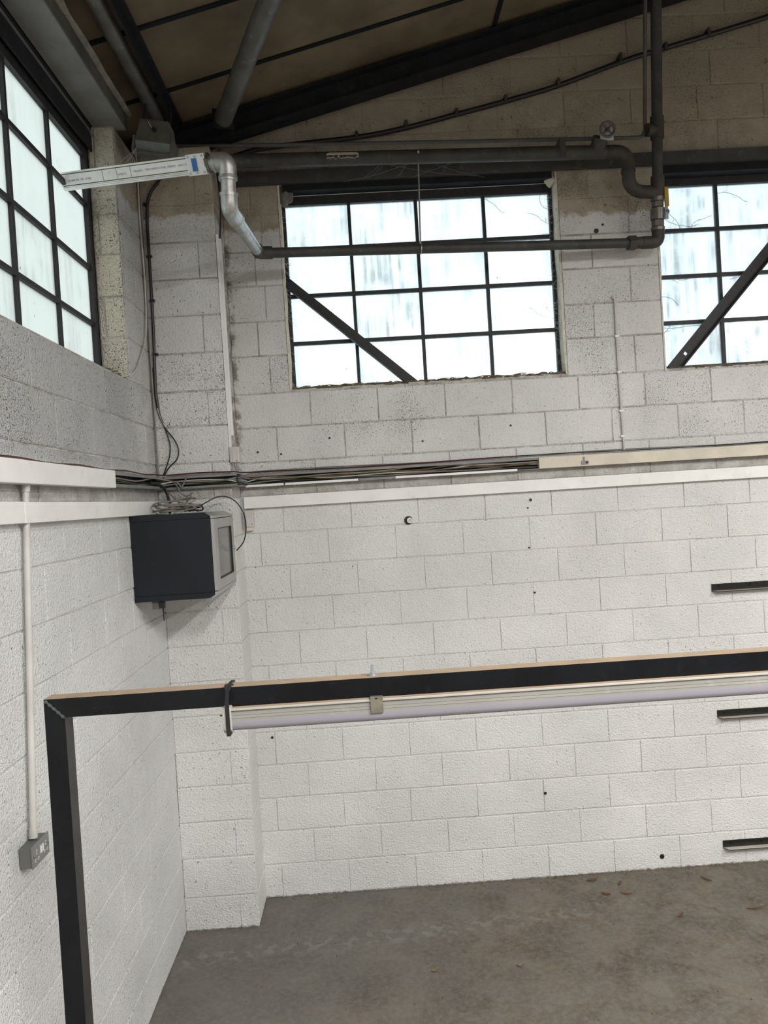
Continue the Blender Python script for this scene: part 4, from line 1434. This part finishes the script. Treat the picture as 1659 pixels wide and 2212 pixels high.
for yc in (-2.458, -2.382):
    for (dy, dz, w, h) in ((0, .010, .0075, .016), (-.011, -.016, .0105, .0085), (.011, -.016, .0105, .0085)):
        sk(yc + dy, 1.458 + dz, w, h, 'rocker', 'slot_surround', .0508)
        sk(yc + dy, 1.458 + dz, w * .45, h * .55, 'slot', 'slot', .0512)
for yc in (-2.427, -2.411):
    sk(yc, 1.464, .0105, .026, 'rocker', 'rocker', .0535)
for yc in (SY0 + .010, SY1 - .010):
    MB().cyl((.0495, yc, 1.458), (.0513, yc, 1.458), .0022, 8).build('screw', M['slot'], t)

# pipe stub in the wall
t = thing('pipe_stub', 'capped white pipe stub poking from the back wall below the trunking', 'pipe', (1.568, -.02, 2.473))
MB().cyl((1.568, -.030, 2.473), (1.568, .004, 2.473), .019, 16).build('stub', M['rocker'], t, smooth=True)
MB().cyl((1.560, -.004, 2.474), (1.560, .003, 2.474), .029, 14).build('hole', M['slot'], t)
MB().cyl((1.571, -.034, 2.473), (1.571, -.029, 2.473), .013, 12).build('plug', M['conduit'], t)

# ------------------------------------------------------------------ wall cabinet
CX1, CY0, CY1, CZ0, CZ1 = .449, -.970, -.352, 2.148, 2.613
t = thing('network_cabinet', 'charcoal wall cabinet with a silver framed glass door hung in the corner', 'cabinet', (.2, -.66, CZ0))
mb = MB()
c = .028
for (z0, z1, chz) in ((CZ0, CZ0 + .030, -1), (CZ1 - .030, CZ1, 1)):
    pr = [(.004, z0), (CX1 - .016 - (c if chz < 0 else 0), z0), (CX1 - .016, z0 + (.018 if chz < 0 else 0)), (CX1 - .016, z1 - (.018 if chz > 0 else 0)), (CX1 - .016 - (c if chz > 0 else 0), z1), (.004, z1)]
    MB().extrude(pr, 'y', CY0, CY1).build('bottom_frame' if chz < 0 else 'top_frame', M['cab'], t)
MB().box(.004, CX1 - .016, CY0 + .003, CY1 - .003, CZ0 + .0315, CZ1 - .0315).build('side_panel', M['cab'], t)
mb = MB()
mb.extrude([(CX1 - .016 - c, CZ1 + .001), (CX1 - .012, CZ1 - .018), (CX1, CZ1 - .022), (CX1, CZ1 - .034), (CX1 - .014, CZ1 - .034), (CX1 - .014, CZ1 - .02)], 'y', CY0 + .002, CY1 - .002)
mb.build('door_header', M['silver'], t)
mb = MB()
mb.extrude([(CX1 - .014, CZ0 + .034), (CX1, CZ0 + .034), (CX1, CZ0 + .022), (CX1 - .026, CZ0 - .002), (CX1 - .034, CZ0 - .002), (CX1 - .014, CZ0 + .018)], 'y', CY0 + .002, CY1 - .002)
mb.build('door_footer', M['silver'], t)
dz0, dz1 = CZ0 + .038, CZ1 - .038
gy0, gy1, gz0, gz1 = CY0 + .095, CY1 - .075, CZ0 + .090, CZ1 - .090
mb = MB()
panel_holes(mb, 'x', [CY0 + .004, gy0, gy1, CY1 - .004], [dz0, gz0, gz1, dz1], [(gy0, gy1, gz0, gz1)], CX1 + .004, CX1 - .014)
dr = mb.build('door', M['silver'], t)
MB().box(CX1 - .010, CX1 - .006, gy0, gy1, gz0, gz1).build('glass', M['cabglass'], dr)
mb = MB()
for (a, b, z0, z1) in ((gy0, gy0 + .006, gz0, gz1), (gy1 - .006, gy1, gz0, gz1), (gy0 + .006, gy1 - .006, gz0, gz0 + .006), (gy0 + .006, gy1 - .006, gz1 - .006, gz1)):
    mb.box(CX1 - .006, CX1 + .003, a, b, z0, z1)
mb.build('gasket', M['slot'], dr)
MB().cyl((CX1 + .003, CY1 - .035, 2.385), (CX1 + .012, CY1 - .035, 2.385), .010, 12).build('lock', M['zinc'], dr, smooth=True)
MB().box(.088, .122, CY0 + .02, CY0 + .07, CZ0 - .046, CZ0).build('lock_box', M['lamp_body'], t)
t = thing('key_bunch', 'black key fob and keys hanging under the charcoal cabinet', 'keys', (.143, -.93, 2.06))
MB().obox((.141, -.935, 2.126), Vector((1, 0, 0)), Vector((0, 1, 0)), Vector((0, 0, 1)), .030, .022, .040).build('fob', M['tie'], t, bevel=.006)
for k, (dx, l, tl) in enumerate(((-.004, .045, .1), (.004, .060, -.05), (.000, .075, .03))):
    dv_ = Vector((tl, .02 * k, -1)).normalized()
    sd = Vector((.7, -.7, 0)).normalized()
    p0 = Vector((.142 + dx, -.936 - k * .003, 2.112))
    mb = MB()
    mb.obox(p0 + dv_ * l / 2, dv_, sd.cross(dv_).normalized(), sd, l, .002, .008)
    for q in range(4):
        mb.obox(p0 + dv_ * (l * (.45 + q * .14)) + sd * .005, dv_, sd.cross(dv_).normalized(), sd, .004, .002, .004)
    mb.build('key', M['zinc' if k == 0 else 'tie'], t)

# coil of cable on the cabinet
t = thing('cable_coil', 'loose coil of taupe cable heaped on top of the charcoal cabinet', 'cable')
R = random.Random(12)
mb = MB()
pts = []
for k in range(60):
    a = k * 2 * PI / 11
    rx = .118 + .022 * math.sin(k * .9) + R.uniform(-.010, .010)
    ry = .10 + R.uniform(-.02, .02)
    z = 2.622 + .0009 * k + max(0, .030 * math.sin(a + k * .12)) * (.25 + .75 * k / 60)
    pts.append((.175 + rx * math.cos(a), -.62 + ry * math.sin(a), z))
mb.tube(catmull(pts, 4), .0042, 6)
mb.build('coil', M['cable_t'], t, smooth=True)
MB().tube(catmull([(.29, -.62, 2.65), (.31, -.58, 2.655), (.32, -.60, 2.627), (.27, -.66, 2.628), (.18, -.64, 2.632)], 6), .005, 6).build('dark_loop', M['cable_k'], t, smooth=True)
for lab, mk, pts, r in (
        ('dark cable arching from the coil out past the cabinet door', 'cable_k', [(.24, -.70, 2.625), (.29, -.62, 2.640), (.33, -.55, 2.668), (.39, -.48, 2.700), (.45, -.45, 2.694), (.500, -.44, 2.655), (.535, -.43, 2.585), (.541, -.42, 2.50), (.52, -.41, 2.42), (.472, -.40, 2.365)], .0036),
        ('thick black cable dropping from the trunking to the top of the cabinet', 'cable_k', [(.03, -.62, 2.800), (.05, -.52, 2.797), (.07, -.46, 2.770), (.085, -.44, 2.72), (.095, -.45, 2.66), (.11, -.52, 2.622)], .009),
        ('taupe cable slanting from the trunking down onto the coil', 'cable_t', [(.075, -.42, 2.752), (.11, -.45, 2.725), (.17, -.52, 2.675), (.225, -.58, 2.635), (.26, -.66, 2.622)], .0045),
        ('dark cable end curling loose below the trunking on the pier', 'cable_g', [(.20, -.405, 2.838), (.185, -.41, 2.81), (.165, -.415, 2.775), (.145, -.418, 2.80), (.12, -.41, 2.808)], .0045),
        ('grey cable tail hanging in a hook below the pier trunking', 'cable_g', [(.12, -.40, 2.800), (.14, -.405, 2.775), (.155, -.41, 2.74), (.185, -.412, 2.718), (.215, -.413, 2.725), (.228, -.413, 2.737)], .0048),
        ('short grey cable stub standing up from the coil', 'cable_g', [(.155, -.45, 2.640), (.19, -.45, 2.672), (.225, -.45, 2.712)], .0055)):
    tag(MB().tube(catmull(pts, 7), r, 8).build('cable', M[mk], smooth=True), lab, 'cable')

# ------------------------------------------------------------------ shelf angles on the back wall
for z, x0, lab in ((1.866, 3.582, 'topmost of three black wall-mounted steel angles at the right edge'), (1.008, 3.574, 'middle one of three black wall-mounted steel angles at the right edge'),
                   (.116, 3.566, 'lowest of three black wall-mounted steel angles, just above the floor')):
    t = thing('shelf_angle', lab, 'bracket', (x0 + .5, -.03, z))
    MB().box(x0, x0 + 1.3, -.006, -.001, z, z + .050).build('wall_leg', M['bracket'], t)
    mb = MB()
    mb.add([(x0, -.006, z + .0045), (x0 + 1.3, -.006, z + .0045), (x0 + 1.3, -.050, z + .0045), (x0 + .022, -.050, z + .0045),
            (x0, -.006, z), (x0 + 1.3, -.006, z), (x0 + 1.3, -.050, z), (x0 + .022, -.050, z)],
           [(0, 1, 2, 3), (7, 6, 5, 4), (0, 4, 5, 1), (3, 2, 6, 7), (0, 3, 7, 4), (1, 5, 6, 2)], 1)
    mb.fm[1:] = [0] * 5  # only the top face of the leg is cream, the rest black
    lg = mb.build('bottom_leg', [M['bracket'], M['bracket_w']], t)
    for k in range(5):
        MB().cyl((x0 + .055 + .215 * k, -.014, z + .034), (x0 + .055 + .215 * k, -.005, z + .034), .009, 8).build('bolt', M['bracket'], t)

# ------------------------------------------------------------------ black steel frame
FX0, FX1 = .440, 3.60
FY0, FY1 = -3.240, -3.190
FZ0, FZ1 = 2.131, 2.179
t = thing('welded_stand', 'black welded box-section steel frame standing in the foreground', 'frame', (2.0, -3.215, 0))


def member(pts_front, name, topmat=False):
    """box-section member from a front outline (x,z) with rounded arrises"""
    mb = MB()
    n = len(pts_front)
    vs = [(x, FY0, z) for x, z in pts_front] + [(x, FY1, z) for x, z in pts_front]
    fs = [tuple(range(n)), tuple(range(n, 2 * n))[::-1]] + [(i, (i + 1) % n, n + (i + 1) % n, n + i) for i in range(n)]
    mb.add(vs, fs)
    return mb


mb = member([(FX0 + .050, FZ0), (FX1 - .050, FZ0), (FX1, FZ1), (FX0, FZ1)], 'beam')
mb.fm = [0, 0, 0, 0, 1, 0]
mb.build('top_beam', [M['blacksteel'], M['dust']], t)
mb = member([(FX0, 0), (FX0 + .050, 0), (FX0 + .050, FZ0), (FX0, FZ1)], 'post')
mb.fm = [0, 0, 0, 1, 0, 0]
mb.build('post', [M['blacksteel'], M['steel_side']], t)
mb = member([(FX1 - .05, 0), (FX1, 0), (FX1, FZ1), (FX1 - .05, FZ0)], 'post')
mb.fm = [0, 0, 0, 0, 0, 1]
mb.build('post', [M['blacksteel'], M['steel_side']], t)
mb = MB()
wp = []
for k in range(15):
    q = k / 14
    wp.append((FX0 + .003 + .046 * q, FY0 - .0005, FZ1 - .003 - .046 * q))
mb.tube(wp, [.0035 + .0015 * math.sin(k * 2.1) for k in range(15)], 8)
mb.build('weld_bead', M['weld'], t, smooth=True)

# batten light under the beam
t = thing('batten_light', 'unlit weatherproof batten light slung under the black frame', 'light', (2.0, -3.21, 2.07))
BX0, BX1 = .884, 2.75
prof_h = [(-3.165, 2.1295), (-3.258, 2.1295), (-3.2605, 2.128), (-3.2605, 2.1245), (-3.256, 2.1235), (-3.165, 2.1235)]
mb = MB().extrude(prof_h, 'x', BX0 + .015, BX1)
n = len(prof_h)
mb.fm = [0, 0, 1] + [0] * (n - 1)
mb.build('housing', [M['batten'], M['dust']], t)
pa_ = [(-3.170, 2.1235), (-3.256, 2.1235), (-3.2555, 2.1195), (-3.2575, 2.1185), (-3.2580, 2.112), (-3.2570, 2.111), (-3.2590, 2.105), (-3.2580, 2.104), (-3.2585, 2.0985), (-3.170, 2.0985)]
MB().extrude(pa_, 'x', BX0 + .02, BX1).build('clear_diffuser', M['diff_a'], t)
pb2 = [(-3.170, 2.0985), (-3.2585, 2.0985), (-3.2580, 2.086), (-3.2535, 2.0765), (-3.246, 2.072), (-3.184, 2.072), (-3.176, 2.0765), (-3.170, 2.085)]
mb = MB().extrude(pb2, 'x', BX0 + .02, BX1)
mb.build('opal_diffuser', M['diff_b'], t, smooth=True)
pe = [(-3.164, 2.134), (-3.264, 2.134), (-3.266, 2.110), (-3.264, 2.078), (-3.252, 2.068), (-3.178, 2.068), (-3.164, 2.08)]
MB().extrude(pe, 'x', BX0, BX0 + .022).build('end_cap', M['batten'], t, bevel=.003)
MB().cyl((BX0 - .008, -3.25, 2.112), (BX0 + .002, -3.25, 2.112), .002, 8).build('end_screw', M['slot'], t)
for x in (1.268, 2.36):
    mb = MB()
    mb.box(x - .0155, x + .0155, -3.2635, -3.2605, 2.104, 2.137)
    mb.box(x - .0155, x + .0155, -3.2645, -3.2610, 2.096, 2.104)
    mb.box(x - .0155, x + .0155, -3.2605, -3.235, 2.1300, 2.1335)
    cl_ = mb.build('spring_clip', M['clip'], t)
    MB().box(x - .004, x + .003, -3.2642, -3.2630, 2.1305, 2.1335).build('clip_slot', M['slot'], cl_)

# zip tie round beam and batten
t = thing('cable_tie', 'black cable tie strapping the batten light end to the frame', 'cable tie', (.899, -3.22, 2.07))
tx0, tx1 = .893, .903
mb = MB()
mb.box(tx0, tx1, -3.2685, -3.2660, 2.064, 2.150)
mb.add([(tx0, -3.2685, 2.150), (tx1, -3.2685, 2.150), (tx1, -3.2425, 2.182), (tx0, -3.2425, 2.182), (tx0, -3.2660, 2.150), (tx1, -3.2660, 2.150), (tx1, -3.2400, 2.182), (tx0, -3.2400, 2.182)],
       [(0, 1, 2, 3), (7, 6, 5, 4), (0, 3, 7, 4), (1, 5, 6, 2), (0, 4, 5, 1), (3, 2, 6, 7)])
mb.box(tx0, tx1, -3.2425, -3.185, 2.1795, 2.182)
mb.box(tx0, tx1, -3.188, -3.160, 2.0640, 2.1795)
mb.box(tx0, tx1, -3.268, -3.160, 2.0640, 2.0675)
mb.build('strap', M['tie'], t)
MB().box(tx0 - .002, tx1 + .003, -3.249, -3.236, 2.172, 2.187).build('tie_head', M['tie'], t, bevel=.001)
MB().box(tx1, tx1 + .010, -3.245, -3.240, 2.184, 2.187).build('tie_tail', M['tie'], t)

# bolt through the beam
t = thing('hex_bolt', 'zinc bolt and nut standing up through the top of the frame beam', 'bolt', (1.262, -3.215, 2.179))
bx_ = Vector((1.262, -3.216, 2.179))
MB().cyl(bx_, bx_ + Vector((0, 0, .002)), .011, 18).build('washer', M['zinc'], t)
MB().cyl(bx_ + Vector((0, 0, .002)), bx_ + Vector((0, 0, .009)), .0078, 6).build('nut', M['zinc'], t)
MB().cyl(bx_ + Vector((0, 0, .009)), bx_ + Vector((0, 0, .027)), .0042, 10).build('thread', M['zinc'], t, smooth=True)

# ------------------------------------------------------------------ leaves and chips on the floor
R = random.Random(21)


def leaf(x, y, l, w, rot, label, mk='leaf', curl=.005):
    mb = MB()
    n = 6
    up_, lo = [], []
    for k in range(n + 1):
        q = k / n
        ww = w * math.sin(PI * min(max(q, .02), .98)) ** .8 * (1 - .3 * q)
        xx = (q - .5) * l
        zc = .003 + curl * (abs(q - .5) * 2) ** 2
        up_.append((xx, ww / 2, zc + curl * .4))
        lo.append((xx, -ww / 2, zc + curl * .25))
    mid = [((q / n - .5) * l, 0, .002 + curl * (abs(q / n - .5) * 2) ** 2) for q in range(n + 1)]
    ca, sa = math.cos(rot), math.sin(rot)
    T = lambda p, dz=0: (x + p[0] * ca - p[1] * sa, y + p[0] * sa + p[1] * ca, p[2] + dz)
    vs = [T(p) for p in up_] + [T(p) for p in mid] + [T(p) for p in lo] + [T(p, .0015) for p in up_] + [T(p, .0015) for p in mid] + [T(p, .0015) for p in lo]
    m_ = n + 1
    fs = []
    for k in range(n):
        for a in (0, m_):
            fs.append((a + k, a + k + 1, a + m_ + k + 1, a + m_ + k))
            b = a + 3 * m_
            fs.append((b + k, b + m_ + k, b + m_ + k + 1, b + k + 1))
        fs.append((k, 3 * m_ + k, 3 * m_ + k + 1, k + 1))
        fs.append((2 * m_ + k, 2 * m_ + k + 1, 5 * m_ + k + 1, 5 * m_ + k))
    mb.add(vs, fs)
    tag(mb.build('dry_leaf' if mk == 'leaf' else 'wood_chip', M[mk], base=(x, y, 0)), label, 'leaf' if mk == 'leaf' else 'chip')


leaf(2.638, -.083, .08, .035, .2, 'broad brown leaf lying against the foot of the back wall')
leaf(2.80, -.15, .06, .02, 1.0, 'narrow brown leaf near the wall just right of the broad one')
leaf(2.672, -.271, .055, .035, -.6, 'curled pale leaf on the floor below the broad brown leaf')
leaf(2.795, -.287, .075, .018, -.4, 'thin dark leaf right of the curled pale leaf')
leaf(3.362, -.18, .08, .022, -1.0, 'long brown leaf near the lowest wall angle')
leaf(3.028, -.577, .06, .022, .7, 'orange brown leaf on the floor at the right')
leaf(3.50, -.56, .12, .02, .1, 'long thin brown leaf at the right edge of the floor')
leaf(1.978, -.952, .035, .03, .1, 'square light wood chip in the middle of the floor', 'chip', .006)
leaf(1.505, -.937, .045, .025, .3, 'flat tan wood chip on the floor, left of the square one', 'chip', .004)
mb = MB()
R = random.Random(5)
for _ in range(240):
    x = R.uniform(.47, 3.9)
    y = -abs(R.gauss(0, .03)) - .006 if R.random() < .55 else R.uniform(-1.6, -.05)
    r = R.uniform(.002, .006)
    mb.obox((x, y, r * .5), Vector((math.cos(r * 900), math.sin(r * 900), 0)), Vector((-math.sin(r * 900), math.cos(r * 900), 0)), Vector((0, 0, 1)), r * 2.2, r * 1.4, r)
o = mb.build('floor_grit', M['debris'])
o['kind'] = 'stuff'
o['label'] = 'dark grit and crumbs scattered along the foot of the back wall'
o['category'] = 'grit'
